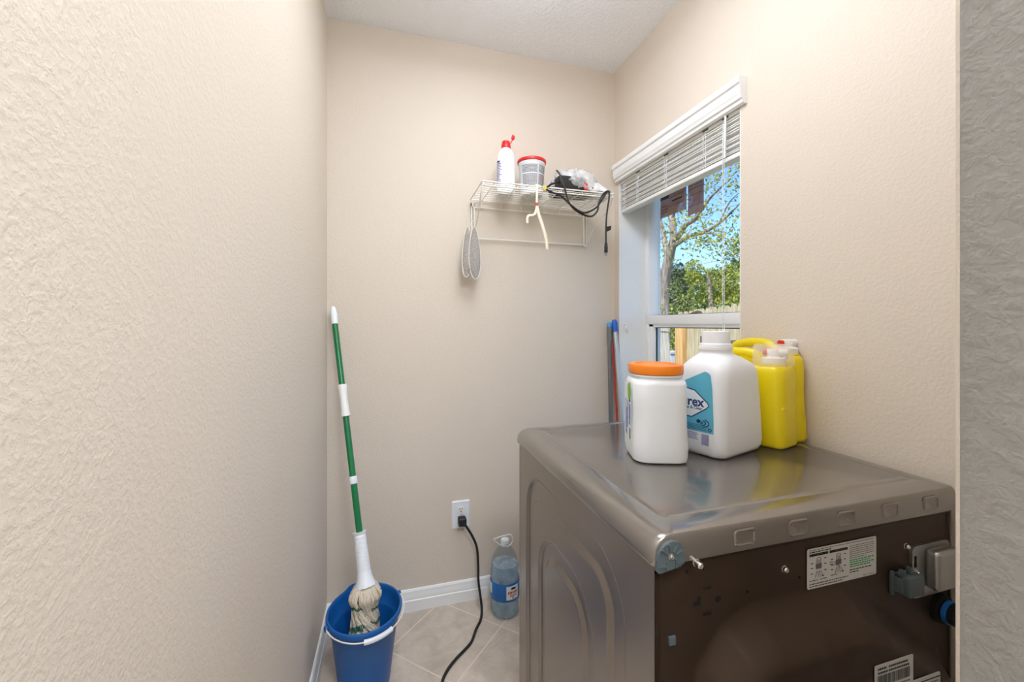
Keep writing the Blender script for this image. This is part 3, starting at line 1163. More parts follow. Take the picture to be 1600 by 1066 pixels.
# label print on the left face
c_, s_ = math.cos(tr), math.sin(tr)
ln = Vector((-c_, -s_, 0))
lx = Vector((s_, -c_, 0))          # towards the camera side along the left face
fc = Vector((tx, ty, 0)) + ln * 0.0690
items = []
ml = frame(fc + lx * (-0.050) + Vector((0, 0, Z0 + 0.022)), lx, (0, 0, 1))
g = G()
g.mi = 0
g.prism([(0.0, 0.0), (0.088, 0.0), (0.088, 0.165), (0.0, 0.165)], ml, 0.0004)
g.mi = 1
blob = [(0.062 + 0.020 * math.cos(a * PI / 10), 0.148 + 0.024 * math.sin(a * PI / 10)) for a in range(20)]
g.prism(blob, ml @ Matrix.Translation((0, 0, 0.0004)), 0.0006)
g.mi = 2
g.prism([(0.058, 0.120), (0.074, 0.122), (0.076, 0.130), (0.060, 0.132)], ml @ Matrix.Translation((0, 0, 0.0004)), 0.0006)
rn2 = random.Random(9)
for (uu, hh, v0, v1, mi) in ((0.066, 0.018, 0.062, 0.116, 3), (0.070, 0.012, 0.026, 0.054, 4), (0.040, 0.008, 0.050, 0.12, 3), (0.030, 0.006, 0.03, 0.10, 3), (0.018, 0.006, 0.03, 0.12, 3)):
    g.mi = mi
    v = v0
    while v < v1:
        l = rn2.uniform(0.0022, 0.0042)
        g.prism([(uu - hh / 2, v + 0.002), (uu + hh / 2, v), (uu + hh / 2, v + l), (uu - hh / 2, v + l + 0.002)], ml @ Matrix.Translation((0, 0, 0.0004)), 0.0005)
        v += l + rn2.uniform(0.0014, 0.0024)
tag(g.build('label', [M['label_pale'], M['label_green'], M['label_navy'], M['ink_blue'], M['ink']], tbody, smooth=None), 'printed label with green and blue marks')

# ---- white jug
jx, jy, jr = 0.880, 0.940, math.radians(17)
jg = thing('detergent_jug', 'white plastic laundry jug with white cap and teal label on the dryer', 'jug', (jx, jy, DT))
g = G()
jp = [(0.180, 0.112, 0.000, 0.020, 0, 0), (0.200, 0.128, 0.003, 0.026, 0, 0), (0.214, 0.139, 0.014, 0.030, 0, 0), (0.219, 0.142, 0.030, 0.030, 0, 0), (0.214, 0.141, 0.080, 0.030, -0.001, 0),
      (0.205, 0.139, 0.140, 0.030, -0.002, 0), (0.197, 0.137, 0.195, 0.031, -0.003, 0), (0.191, 0.135, 0.218, 0.033, -0.003, 0), (0.181, 0.128, 0.234, 0.036, -0.005, 0),
      (0.156, 0.116, 0.247, 0.046, -0.009, 0), (0.118, 0.100, 0.258, 0.046, -0.014, 0), (0.088, 0.086, 0.265, 0.042, -0.018, 0), (0.080, 0.080, 0.272, 0.040, -0.020, 0), (0.080, 0.080, 0.276, 0.040, -0.020, 0)]
cj, sj = math.cos(jr), math.sin(jr)
g.loft([rring(jx + ox * cj, jy + ox * sj, Z0 + z, w_, d_, r_, jr, k=8) for w_, d_, z, r_, ox, oy in jp])
jb = g.build('body', M['white_plastic'], jg, smooth=50)
g = G()
nx, ny = jx - 0.020 * cj, jy - 0.020 * sj
g.lathe([(0.0410, 0.276), (0.0430, 0.277), (0.0430, 0.284), (0.0415, 0.285), (0.0415, 0.291), (0.0400, 0.293), (0.0355, 0.294), (0.0352, 0.322), (0.0340, 0.326), (0.031, 0.327), (0.029, 0.3255), (0.010, 0.3255)],
        (nx, ny, Z0), seg=48)
g.build('cap', M['white_plastic'], jg, smooth=40)
# label on the left end face, slightly inclined with the jug wall
dn = Vector((-cj, -sj, 0))
dl = Vector((sj, -cj, 0))
p0 = Vector((jx, jy, 0)) + dn * 0.1092 + Vector((0, 0, Z0 + 0.028))
p1 = Vector((jx, jy, 0)) + dn * 0.1012 + Vector((0, 0, Z0 + 0.200))
mj = frame(p0 + dn * 0.0008, dl, p1 - p0)


def arc(cx, cy, rx, ry, a0, a1, n=14):
    return [(cx + rx * math.cos(a0 + (a1 - a0) * i / n), cy + ry * math.sin(a0 + (a1 - a0) * i / n)) for i in range(n + 1)]


def layer(k):
    return mj @ Matrix.Translation((0, 0, 0.0004 + 0.0003 * k))


g = G()
g.mi = 0
g.prism([(-0.050, 0.036), (0.046, 0.036), (0.046, 0.06), (0.040, 0.15), (0.036, 0.176)] + arc(0.018, 0.178, 0.018, 0.016, 0, PI / 2, 6) + [(-0.040, 0.165), (-0.05, 0.14)], layer(0), 0.0004)
g.mi = 1
g.prism([(-0.055, 0.070), (-0.014, 0.070), (0.026, 0.097), (0.034, 0.106), (0.029, 0.115), (-0.008, 0.144), (-0.055, 0.152)], layer(1), 0.0003)
g.mi = 2
g.prism([(-0.055, 0.073), (-0.015, 0.073), (0.0245, 0.0995), (0.031, 0.106), (0.027, 0.1125), (-0.009, 0.141), (-0.055, 0.149)], layer(2), 0.0003)
g.mi = 1
for (rx, ry) in ((0.008, 0.0035), (0.017, 0.0075), (0.026, 0.011)):
    pts = [layer(3) @ Vector((0.008 + a, 0.060 + b, 0)) for a, b in arc(0, 0, rx, ry, -1.2, 1.0)]
    g.tube(pts, 0.0013, seg=5)
g.prism(arc(0.005, 0.063, 0.006, 0.005, 0, 2 * PI, 12)[:-1], layer(3), 0.0003)
for k in range(4):
    g.prism([(-0.045, 0.041 + k * 0.004), (0.030 - 0.004 * k, 0.041 + k * 0.004), (0.030 - 0.004 * k, 0.0420 + k * 0.004), (-0.045, 0.0420 + k * 0.004)], layer(3), 0.0003)
g.tube([layer(3) @ Vector((0.037 + a, 0.045 + b, 0)) for a, b in arc(0, 0, 0.004, 0.004, 0, 2 * PI, 12)], 0.0010, seg=5)
# bar code and small print below
g.mi = 3
for k in range(10):
    g.prism([(0.014, 0.004 + k * 0.0028), (0.034, 0.004 + k * 0.0028), (0.034, 0.0058 + k * 0.0028), (0.014, 0.0058 + k * 0.0028)], layer(0), 0.0003)
for k in range(5):
    g.prism([(-0.03, 0.014 + k * 0.004), (0.004 - 0.003 * (k % 3), 0.014 + k * 0.004), (0.004 - 0.003 * (k % 3), 0.0155 + k * 0.004), (-0.03, 0.0155 + k * 0.004)], layer(0), 0.0003)
g.mi = 1
g.text('purex', 0.034, layer(3) @ Matrix.Translation((-0.022, 0.112, 0)), bold=0.0009)
g.text('Free & Clear', 0.011, layer(3) @ Matrix.Translation((-0.014, 0.096, 0)), bold=0.0002)
tag(g.build('label', [M['label_teal'], M['label_navy'], M['label_pale'], M['label_lilac']], jb, smooth=None), 'teal label with white triangle')


# ---- yellow dispenser jugs
def yellow_jug(label, cx, cy, w_, d_, rot, htop, cup, spig_side):
    root = thing('dispenser_jug', label, 'jug', (cx, cy, DT), 'yellow jugs on the dryer')
    c, s = math.cos(rot), math.sin(rot)

    def L(x, y, z):
        return Vector((cx + x * c - y * s, cy + x * s + y * c, Z0 + z))
    g = G()
    pr = [(0.90, 0.0, 0.016), (0.97, 0.003, 0.022), (1.0, 0.012, 0.026), (1.02, 0.045, 0.026), (1.0, 0.075, 0.026), (0.965, 0.110, 0.026), (0.955, 0.160, 0.026),
          (0.95, htop - 0.030, 0.026), (0.92, htop - 0.014, 0.026), (0.86, htop - 0.004, 0.024), (0.78, htop, 0.020)]
    g.loft([rring(cx, cy, Z0 + z, w_ * k, d_ * (k * 0.5 + 0.5), r_, rot, k=6) for k, z, r_ in pr])
    # soft arched crease moulded into the near face
    pts = []
    for i in range(15):
        t_ = PI * 0.5 * i / 14
        x_, z_ = -w_ * 0.40 + w_ * 0.66 * math.cos(t_), 0.012 + 0.100 * math.sin(t_)
        kk = 1.005 - 0.022 * sstep(0.06, 0.115, z_)
        pts.append(L(x_, -d_ * 0.5 * kk + 0.0035, z_))
    g.tube(pts, 0.0042, seg=10)
    b = g.build('body', M['yellow'], root, smooth=50)
    g = G()
    g.tube(cr([L(-sx2 * 0, d_ * 0.42, htop - 0.012) for sx2 in (1,)] + [L(0, d_ * 0.40, htop + 0.018), L(0, d_ * 0.18, htop + 0.034), L(0, -d_ * 0.10, htop + 0.030), L(0, -d_ * 0.22, htop - 0.004)], 8), 0.0115, seg=12, flat=1.25)
    g.build('handle', M['yellow'], b)
    g = G()
    g.lathe([(0.009, 0), (0.009, 0.030), (0.0075, 0.033)], L(0, d_ * 0.42, htop + 0.006), seg=16)
    g.build('vent_cap', M['pole_grey'], root)
    # neck and spigot at the near end
    q = L(0, -d_ * 0.5 + 0.048, htop)
    g = G()
    g.lathe([(0.034, -0.004), (0.034, 0.005), (0.032, 0.006)], q, seg=32)
    g.build('neck', M['yellow'], root)
    g = G()
    g.lathe([(0.0285, 0.006), (0.0300, 0.007), (0.0300, 0.022), (0.0280, 0.024), (0.018, 0.025), (0.015, 0.027), (0.015, 0.046), (0.0135, 0.048)], q, seg=32)
    d = Vector((c, s, 0)) if spig_side else Vector((c * 0.45 + s * 0.9, s * 0.45 - c * 0.9, 0)).normalized()
    mm = frame(q + Vector((0, 0, 0.040)) - d * 0.014, Vector((0, 0, 1)).cross(d), (0, 0, 1))
    mz = frame((0, 0, 0), (0, 0, 1), d.cross(Vector((0, 0, 1))))
    g.tube([q + Vector((0, 0, 0.038)) - d * 0.016, q + Vector((0, 0, 0.038)) + d * 0.034], 0.0105, seg=20)
    g.tube([q + Vector((0, 0, 0.038)) + d * 0.028, q + Vector((0, 0, 0.020)) + d * 0.030], 0.006, seg=12)
    sp = g.build('spigot', M['white_matte'], root, smooth=40)
    g = G()
    g.tube([q + Vector((0, 0, 0.038)) - d * 0.016, q + Vector((0, 0, 0.038)) - d * 0.026], 0.008, seg=16)
    g.build('spigot_button', M['red'], sp)
    if cup:
        g = G()
        ring = [(0.092, 0.092, 0.000), (0.091, 0.091, 0.010), (0.088, 0.088, 0.052), (0.086, 0.086, 0.060), (0.079, 0.079, 0.063)]
        g.loft([rring(q.x, q.y, q.z + z, a, b_, 0.024, rot, k=6) for a, b_, z in ring], cap0=False)
        tag(g.build('measuring_cup', M['cup'], root, smooth=50), 'clear upside down measuring cup')
    return root


yellow_jug('yellow jug with clear cup over its spigot, beside the white jug', 1.042, 1.007, 0.108, 0.250, math.radians(17), 0.226, True, False)
yellow_jug('yellow jug against the wall with bare white spigot and red button', 1.1480, 1.050, 0.068, 0.270, 0.0, 0.252, False, True)

# ================================================================== mop and bucket
bx, by = -0.093, 1.660
bk = thing('bucket', 'blue plastic mop bucket standing in the left floor corner', 'bucket', (bx, by, 0))
RT, RB, BH = 0.138, 0.098, 0.268
spout_a = math.radians(112)


def brad(r, a, k):
    d = (a - spout_a + PI) % (2 * PI) - PI
    return r + k * 0.022 * math.exp(-(d / 0.20) ** 2)


def bring(r, z, k=0.0, seg=64):
    return [Vector((bx + 0.93 * brad(r, 2 * PI * i / seg, k) * math.cos(2 * PI * i / seg), by + 1.04 * brad(r, 2 * PI * i / seg, k) * math.sin(2 * PI * i / seg), z * 1.07)) for i in range(seg)]


g = G()
rings = [bring(RB - 0.006, 0.001), bring(RB, 0.004)]
rings += [bring(RB + (0.126 - RB) * (z / 0.205), z) for z in (0.03, 0.1, 0.205)]
rings += [bring(0.131, 0.212, 0.2), bring(0.134, 0.250, 0.9), bring(0.1355, 0.2515, 1), bring(0.1455, 0.2525, 1), bring(0.1465, 0.256, 1), bring(0.1465, 0.264, 1), bring(0.144, 0.2675, 1),
          bring(0.138, 0.268, 1), bring(0.1355, 0.264, 1), bring(0.1315, 0.250, 0.9), bring(0.1285, 0.214, 0.2), bring(0.1225, 0.208, 0)]
rings += [bring(RB - 0.003 + (0.123 - RB) * (z / 0.205), z) for z in (0.2, 0.1, 0.03, 0.012)]
rings += [bring(0.05, 0.0115), bring(0.005, 0.0115)]
g.loft(rings, cap0=True, cap1=True)
bb = g.build('body', M['blue_bucket'], bk, smooth=50, recalc=True)
# bail handle lying against the front of the rim
g = G()
pa = math.radians(205)
pts = []
for i in range(33):
    f_ = i / 32
    a = pa + f_ * PI
    drop = 0.014 * math.sin(f_ * PI)
    rr_ = 0.150 + 0.006 * math.sin(f_ * PI)
    pts.append((bx + 0.94 * rr_ * math.cos(a), by + 1.05 * rr_ * math.sin(a), 0.276 - drop * 0.6))
g.tube(pts, 0.0022, seg=8)
bail = g.build('bail', M['wire'], bk)
g = G()
g.tube(pts[12:20], 0.0085, seg=14)
g.build('grip', M['white_plastic'], bail)
for a in (pa, pa + PI):
    g = G()
    q = Vector((0.93 * math.cos(a), 1.04 * math.sin(a), 0))
    g.tube([Vector((bx, by, 0.274)) + q * 0.143, Vector((bx, by, 0.274)) + q * 0.155], 0.010, seg=14)
    g.build('bail_ear', M['blue_bucket'], bk)

mt, mb_ = Vector((-0.246, 1.992, 1.435)), Vector((-0.088, 1.640, 0.372))
mdir = (mt - mb_).normalized()
mp_ = thing('twist_mop', 'green handled twist mop leaning in the corner with its head in the bucket', 'mop', (-0.088, 1.640, 0.02))


def along(zz):
    return mb_ + (mt - mb_) * ((zz - mb_.z) / (mt.z - mb_.z))


mz = frame((0, 0, 0), mdir.orthogonal(), mdir.cross(mdir.orthogonal()))
if (mz @ Vector((0, 0, 1))).dot(mdir) < 0:
    mz = frame((0, 0, 0), mdir.cross(mdir.orthogonal()), mdir.orthogonal())


def rod(prof, base, seg=20):
    g = G()
    g.lathe(prof, base, seg=seg, m=mz)
    return g


g = rod([(0.0122, 0.0), (0.0122, (along(1.36) - along(0.53)).length)], along(0.53))
g.build('handle', M['green'], mp_)
L1 = (mt - along(1.36)).length
g = rod([(0.0142, -0.004), (0.0142, 0.0), (0.0138, L1 * 0.6), (0.0115, L1 * 0.88), (0.007, L1 * 0.98), (0.002, L1)], along(1.362))
g.build('end_cap', M['white_plastic'], mp_)
g = rod([(0.019, 0.0), (0.0195, 0.003), (0.0165, 0.025), (0.0150, 0.065), (0.0165, 0.105), (0.0190, 0.130), (0.0185, 0.134)], along(0.975))
g.build('hand_grip', M['white_matte'], mp_)
g = rod([(0.0145, 0.0), (0.0155, 0.003), (0.0155, 0.026), (0.0145, 0.029)], along(0.722))
g.build('collar', M['white_plastic'], mp_)
L2 = (along(0.555) - along(0.375)).length
prof = [(0.037, 0.0), (0.034, 0.012), (0.0275, 0.03), (0.0245, 0.05)]
k = 0
while 0.05 + k * 0.006 < L2 - 0.02:
    prof.append((0.0242 - 0.003 * (k * 0.006) / L2, 0.052 + k * 0.006))
    prof.append((0.0232 - 0.003 * (k * 0.006) / L2, 0.055 + k * 0.006))
    k += 1
prof += [(0.0205, L2 - 0.012), (0.0255, L2 - 0.002), (0.0262, L2), (0.0135, L2 - 0.001)]
g = rod(prof, along(0.375), seg=32)
g.build('wringer_sleeve', M['white_plastic'], mp_)
# yarn: cords gathered under the sleeve, twisted, spreading on the bucket floor
rm = random.Random(21)
ns = 46
hb = along(0.378)
down = Vector((0.03, 0.01, -1)).normalized()
gs = {0: G(), 1: G()}
for i in range(ns):
    a = 2 * PI * i / ns + rm.uniform(-0.06, 0.06)
    lay = rm.random()
    pts = []
    n = 40
    tw = 2.5 + rm.uniform(-0.15, 0.15)
    for j in range(n + 1):
        f_ = j / n
        if f_ < 0.12:
            r_ = 0.030 + (0.054 - 0.030) * sstep(0, 0.12, f_)
        elif f_ < 0.55:
            r_ = 0.056 - 0.012 * sstep(0.12, 0.30, f_) + 0.006 * sstep(0.3, 0.55, f_)
        else:
            r_ = 0.050 + 0.026 * sstep(0.55, 1.0, f_)
        r_ *= 0.80 + 0.20 * lay
        ang = a + tw * sstep(0.08, 0.95, f_)
        zc = -0.245 * f_ + 0.012 * math.sin(min(1, f_ / 0.1) * PI) * 0.6
        p = hb + Vector((0.010 * f_ - 0.012 * f_, -0.02 * f_, 0)) + Vector((r_ * math.cos(ang), r_ * math.sin(ang), zc))
        p += Vector((rm.uniform(-1, 1), rm.uniform(-1, 1), rm.uniform(-1, 1))) * 0.0015
        pts.append(p)
    rad = [0.0056] * len(pts)
    gs[0].tube(pts, rad, seg=6)
    # green stitched bands crossing the yarn
    for (f0, f1) in ((0.29, 0.31), (0.53, 0.56)):
        sh_ = 0.07 * math.sin(a * 1.0 + 0.8)
        j0, j1 = int((f0 + sh_) * n), int((f1 + sh_) * n) + 1
        if math.sin(2 * a + 6 * f0) > -0.8:
            gs[1].tube(pts[j0:j1 + 1], 0.0060, seg=6)
# loops of yarn lying on top of each other near the front
for k in range(12):
    a0 = -2.4 + k * 0.16
    c0 = hb + Vector((0.005, -0.035, -0.165))
    pts = []
    for j in range(15):
        f_ = j / 14
        ang = a0 + f_ * 2.0
        r_ = 0.030 + 0.022 * math.sin(f_ * PI) + 0.0025 * k
        pts.append(c0 + Vector((r_ * math.cos(ang), r_ * math.sin(ang) * 0.75, -0.020 * f_ - 0.002 * k + 0.014 * math.sin(f_ * PI))))
    gs[0].tube(pts, 0.0056, seg=6)
yh = gs[0].build('yarn_head', M['strand'], mp_, smooth=60)
yh['kind'] = 'stuff'
tag(gs[1].build('yarn_band', M['strand_green'], yh, smooth=60), 'green bands across the yarn')

# ================================================================== outlet, cord, water bottle
ol = thing('wall_outlet', 'white duplex wall outlet low on the back wall', 'outlet', (0.332, BY, 0.425))
g = G()
g.loft([[Vector((0.332 + p.x, BY - dy, 0.425 + p.y)) for p in rring(0, 0, 0, 0.088 - i_, 0.135 - i_, 0.005)] for dy, i_ in ((0.0, 0.0), (0.003, 0.0), (0.007, 0.010))])
g.build('cover_plate', M['white_plastic'], ol, smooth=25)
for zc in (0.4495, 0.4015):
    g = G()
    g.prism([(a, max(-0.0135, min(0.0135, b))) for a, b in arc(0, 0, 0.0175, 0.0175, 0, 2 * PI, 32)[:-1]], frame((0.332, BY - 0.0065, zc), (1, 0, 0), (0, 0, 1)), 0.0028)
    rc = g.build('receptacle', M['white_matte'], ol, smooth=30)
    g = G()
    ff = BY - 0.0096
    g.box(0.3255, 0.3275, ff - 0.0003, ff + 0.002, zc - 0.001, zc + 0.008)
    g.box(0.3365, 0.3385, ff - 0.0003, ff + 0.002, zc - 0.001, zc + 0.007)
    g.lathe([(0.0028, 0), (0.0028, 0.0006)], seg=12, m=frame((0.332, ff, zc - 0.0075), (1, 0, 0), (0, 0, 1)))
    g.build('slot', M['dark'], rc)
screw(0.332, BY - 0.0068, 0.4255, 0.003, ol, 0.0025)

cdp = thing('power_cord', 'black power cord hanging from the wall outlet onto the floor tiles', 'cord', (0.335, 1.99, 0.0))
cpts = [(0.336, 1.978, 0.404), (0.346, 1.968, 0.392), (0.378, 1.962, 0.338), (0.400, 1.958, 0.280), (0.405, 1.952, 0.200), (0.405, 1.945, 0.128), (0.412, 1.928, 0.055), (0.412, 1.900, 0.016),
        (0.395, 1.850, 0.0075), (0.362, 1.795, 0.0072), (0.332, 1.735, 0.0072), (0.298, 1.700, 0.0072), (0.252, 1.660, 0.0072), (0.212, 1.615, 0.0072), (0.186, 1.560, 0.0072), (0.176, 1.45, 0.0072), (0.20, 1.2, 0.0072), (0.27, 0.80, 0.0072), (0.36, 0.50, 0.0072), (0.5, 0.42, 0.0072), (0.7, 0.40, 0.0072)]
g = G()
g.tube(cr(cpts, 8), 0.0060, seg=10)
g.build('cable', M['black'], cdp)
g = G()
g.box(0.314, 0.353, 1.966, BY - 0.0105, 0.384, 0.423, bevel=0.007, seg=3)
g.build('plug', M['black'], cdp)

wb = thing('water_bottle', 'clear gallon water bottle with blue label behind the dryer', 'bottle', (0.520, 1.884, 0))
wx, wy = 0.520, 1.884
RW = 0.069
g = G()
prof = [(0.030, 0.006), (0.050, 0.001), (0.062, 0.004), (RW, 0.022), (RW, 0.06), (RW - 0.002, 0.066), (RW, 0.075), (RW, 0.086), (RW - 0.0012, 0.088), (RW - 0.0012, 0.168), (RW, 0.170), (RW, 0.183), (RW, 0.195), (0.0670, 0.210),
        (0.064, 0.225), (0.060, 0.242), (0.055, 0.258), (0.0495, 0.272), (0.043, 0.285), (0.037, 0.295), (0.030, 0.304), (0.019, 0.314), (0.0165, 0.318), (0.0165, 0.336)]
seg = 44
rings = []
for r_, z_ in prof:
    tw = z_ * 9.0
    rg = []
    for i in range(seg):
        a = 2 * PI * i / seg
        k = 0.0028 * math.sin(9 * (a + tw)) * sstep(0.175, 0.20, z_) * sstep(0.315, 0.29, z_) + 0.0012 * math.sin(12 * (a - tw)) * sstep(0.078, 0.06, z_) * sstep(0.0, 0.02, z_)
        rg.append(Vector((wx + (r_ + k) * math.cos(a), wy + (r_ + k) * math.sin(a), z_)))
    rings.append(rg)
# finer vertical sampling of the fluted shoulder
g.loft(rings, cap0=True, cap1=False)
wbd = g.build('body', M['water_shell'], wb, smooth=60)
g = G()
g.lathe([(0.045, 0.004), (0.060, 0.007), (RW - 0.003, 0.024), (RW - 0.003, 0.195), (0.061, 0.222), (0.058, 0.232), (0.001, 0.232)], (wx, wy, 0), seg=40, cap1=False)
g.build('water', M['water'], wb, smooth=40)
g = G()
g.lathe([(RW + 0.0004, 0.085), (RW + 0.0010, 0.086), (RW + 0.0010, 0.166), (RW + 0.0004, 0.167)], (wx, wy, 0), seg=56, cap0=False, cap1=False)
wl = g.build('label', M['label_blue'], wb, smooth=40)


def on_cyl(name, a0, a1, z0, z1, r_, material, parent, dx=0.0):
    g = G()
    g.grid(lambda u, v: Vector((wx + r_ * math.cos(a0 + (a1 - a0) * u), wy + r_ * math.sin(a0 + (a1 - a0) * u), z0 + (z1 - z0) * v)), 12, 2)
    return g.build(name, material, parent, smooth=60, recalc=False)


ac = math.radians(-97)
on_cyl('label_panel', ac - 0.05, ac + 0.85, 0.096, 0.158, RW + 0.0016, M['label_pale'], wl)
on_cyl('label_panel', ac - 1.75, ac - 1.15, 0.110, 0.158, RW + 0.0016, M['label_pale'], wl)
g = G()
for (da0, da1, z0, z1, mi) in ((0.28, 0.62, 0.141, 0.151, 0), (0.06, 0.80, 0.122, 0.134, 1), (0.20, 0.70, 0.110, 0.118, 1), (0.36, 0.46, 0.100, 0.107, 2)):
    g.mi = mi
    n = 1 if mi != 1 else 7
    for q_ in range(n):
        b0 = da0 + (da1 - da0) * q_ / n
        b1 = b0 + (da1 - da0) / n * (0.65 if n > 1 else 1.0)
        g.grid(lambda u, v: Vector((wx + (RW + 0.002) * math.cos(ac + b0 + (b1 - b0) * u), wy + (RW + 0.002) * math.sin(ac + b0 + (b1 - b0) * u), z0 + (z1 - z0) * v)), 4, 1)
g.build('label_print', [M['ink'], M['ink_red'], M['label_blue']], wl, smooth=None, recalc=False)
g = G()
g.lathe([(0.019, 0.320), (0.0195, 0.321), (0.0195, 0.338), (0.018, 0.342), (0.004, 0.3425)], (wx, wy, 0), seg=28)
g.build('cap', M['label_pale'], wb, smooth=40)
g = G()
hp = [(wx - 0.014, wy - 0.010, 0.316), (wx - 0.034, wy - 0.012, 0.330), (wx - 0.056, wy - 0.014, 0.352), (wx - 0.050, wy - 0.014, 0.358), (wx - 0.010, wy - 0.012, 0.364), (wx + 0.024, wy - 0.010, 0.364), (wx + 0.034, wy - 0.008, 0.345), (wx + 0.034, wy - 0.006, 0.325), (wx + 0.012, wy - 0.016, 0.314), (wx - 0.014, wy - 0.012, 0.316)]
g.tube(cr(hp, 5), 0.0028, seg=8)
g.build('carry_ring', M['white_plastic'], wb)

# ================================================================== poles in the right corner
g0 = thing('grey_pole', 'grey pole with light blue tip in the corner left of the window', 'pole', (1.136, 1.945, 0))
ptop, pbot = Vector((1.138, 1.996, 1.345)), Vector((1.136, 1.945, 0.0))
g = G(); g.tube([pbot, ptop], 0.0125, seg=16)
g.build('shaft', M['pole_grey'], g0)
g = G(); g.tube([ptop - Vector((0, 0.004, 0.10)), ptop], 0.0140, seg=16)
g.build('sleeve', M['pole_grey'], g0)
g = G(); g.tube([ptop - Vector((0, 0.0, 0.0)), ptop + Vector((0, 0.0, 0.018)), ptop + Vector((0.002, 0, 0.026))], [0.0142, 0.0125, 0.006], seg=16)
g.build('tip', M['light_blue'], g0)

g1 = thing('broom_pole', 'silver pole with a rounded blue end leaning beside the window reveal', 'pole', (1.140, 1.74, 0))
ptop, pbot = Vector((1.164, 1.990, 1.385)), Vector((1.140, 1.740, 0.0))
dd = (ptop - pbot).normalized()
g = G(); g.tube([pbot, ptop - dd * 0.05], 0.0125, seg=16)
g.build('shaft', M['silver'], g1)
g = G(); g.tube([ptop - dd * 0.068, ptop - dd * 0.015, ptop - dd * 0.004, ptop], [0.0142, 0.0142, 0.011, 0.004], seg=16)
g.build('end_grip', M['blue'], g1)

g2 = thing('red_pole', 'thin red pole partly hidden behind the silver pole', 'pole', (1.120, 1.775, 0))
g = G(); g.tube([(1.120, 1.775, 0.0), (1.148, 1.985, 1.27)], 0.0055, seg=14)
g.build('shaft', M['red_pole'], g2)

# ================================================================== wire shelf
SX0, SX1, SY0, SY1, SZ = 0.378, 1.008, 1.730, 2.006, 1.972
sh = thing('wire_shelf', 'small white wire shelf hung high on the back wall', 'shelf', (0.69, BY, 1.78))
R1 = 0.0034


def rail_front(z, r):
    return cr([(SX0, SY0 + 0.03, z), (SX0 + 0.002, SY0 + 0.006, z), (SX0 + 0.010, SY0, z), (SX0 + 0.05, SY0, z), (SX1 - 0.05, SY0, z), (SX1 - 0.010, SY0, z), (SX1 - 0.002, SY0 + 0.006, z), (SX1, SY0 + 0.03, z)], 5)


g = G(); g.tube(rail_front(SZ, R1), R1, seg=8)
g.build('front_rail', M['wire'], sh)
g = G(); g.tube([(SX0 + 0.012, SY0, SZ - 0.018), (SX1 - 0.012, SY0, SZ - 0.018)], R1 * 0.9, seg=8)
g.tube(cr([(SX0 + 0.012, SY0, SZ - 0.018), (SX0 + 0.004, SY0 + 0.001, SZ - 0.012), (SX0 + 0.003, SY0 + 0.004, SZ)], 4), R1 * 0.9, seg=8)
g.tube(cr([(SX1 - 0.012, SY0, SZ - 0.018), (SX1 - 0.004, SY0 + 0.001, SZ - 0.012), (SX1 - 0.003, SY0 + 0.004, SZ)], 4), R1 * 0.9, seg=8)
g.build('lower_rail', M['wire'], sh)
g = G()
nw = 10
for k in range(1, nw + 1):
    y = SY0 + (SY1 - SY0) * k / nw
    g.tube([(SX0, y, SZ), (SX1, y, SZ)], 0.0019 if k < nw else 0.003, seg=6)
for k in range(6):
    x = SX0 + 0.055 + k * (SX1 - SX0 - 0.11) / 5
    g.tube(cr([(x, SY0, SZ - 0.018), (x, SY0 + 0.01, SZ - 0.005), (x, SY0 + 0.03, SZ - 0.0035), (x, SY1 - 0.004, SZ - 0.0035), (x, SY1 + 0.003, SZ - 0.010), (x, SY1 + 0.004, SZ - 0.036)], 4), 0.0021, seg=6)
for x in (SX0, SX1):
    g.tube([(x, SY0 + 0.03, SZ), (x, SY1, SZ)], 0.003, seg=6)
g.build('deck', M['wire'], sh)
g = G(); g.tube([(SX0 + 0.012, SY1 + 0.004, SZ - 0.036), (SX1 - 0.030, SY1 + 0.004, SZ - 0.036)], 0.0030, seg=8)
g.build('wall_rail', M['wire'], sh)
g = G(); g.tube([(SX0 + 0.016, SY1 - 0.002, 1.782), (SX1 - 0.010, SY1 - 0.002, 1.782)], 0.0034, seg=8)
g.build('hanging_rod', M['wire'], sh)
for x in (SX0 + 0.012, SX1 - 0.010):
    g = G()
    g.box(x - 0.0085, x - 0.0035, SY1 - 0.002, BY - 0.0005, 1.776, SZ - 0.016, bevel=0.001)
    g.box(x + 0.0035, x + 0.0085, SY1 - 0.002, BY - 0.0005, 1.776, SZ - 0.016, bevel=0.001)
    g.box(x - 0.0085, x + 0.0085, SY1 - 0.002, BY - 0.0005, SZ - 0.034, SZ - 0.014, bevel=0.001)
    g.box(x - 0.0085, x + 0.0085, SY1 - 0.002, BY - 0.0005, 1.772, 1.784, bevel=0.001)
    ps = g.build('wall_strip', M['wire'], sh)
    screw(x, SY1 - 0.002, SZ - 0.045, 0.0028, ps, 0.004)
for x in (SX0, SX1):
    g = G()
    xb = SX0 + 0.012 if x == SX0 else SX1 - 0.010
    g.tube(cr([(x, SY0 + 0.002, SZ), (x, SY0 + 0.04, SZ - 0.055), (xb, SY1 - 0.10, SZ - 0.130), (xb, SY1 - 0.012, 1.786)], 7), 0.0030, seg=8)
    g.build('brace', M['wire'], sh)

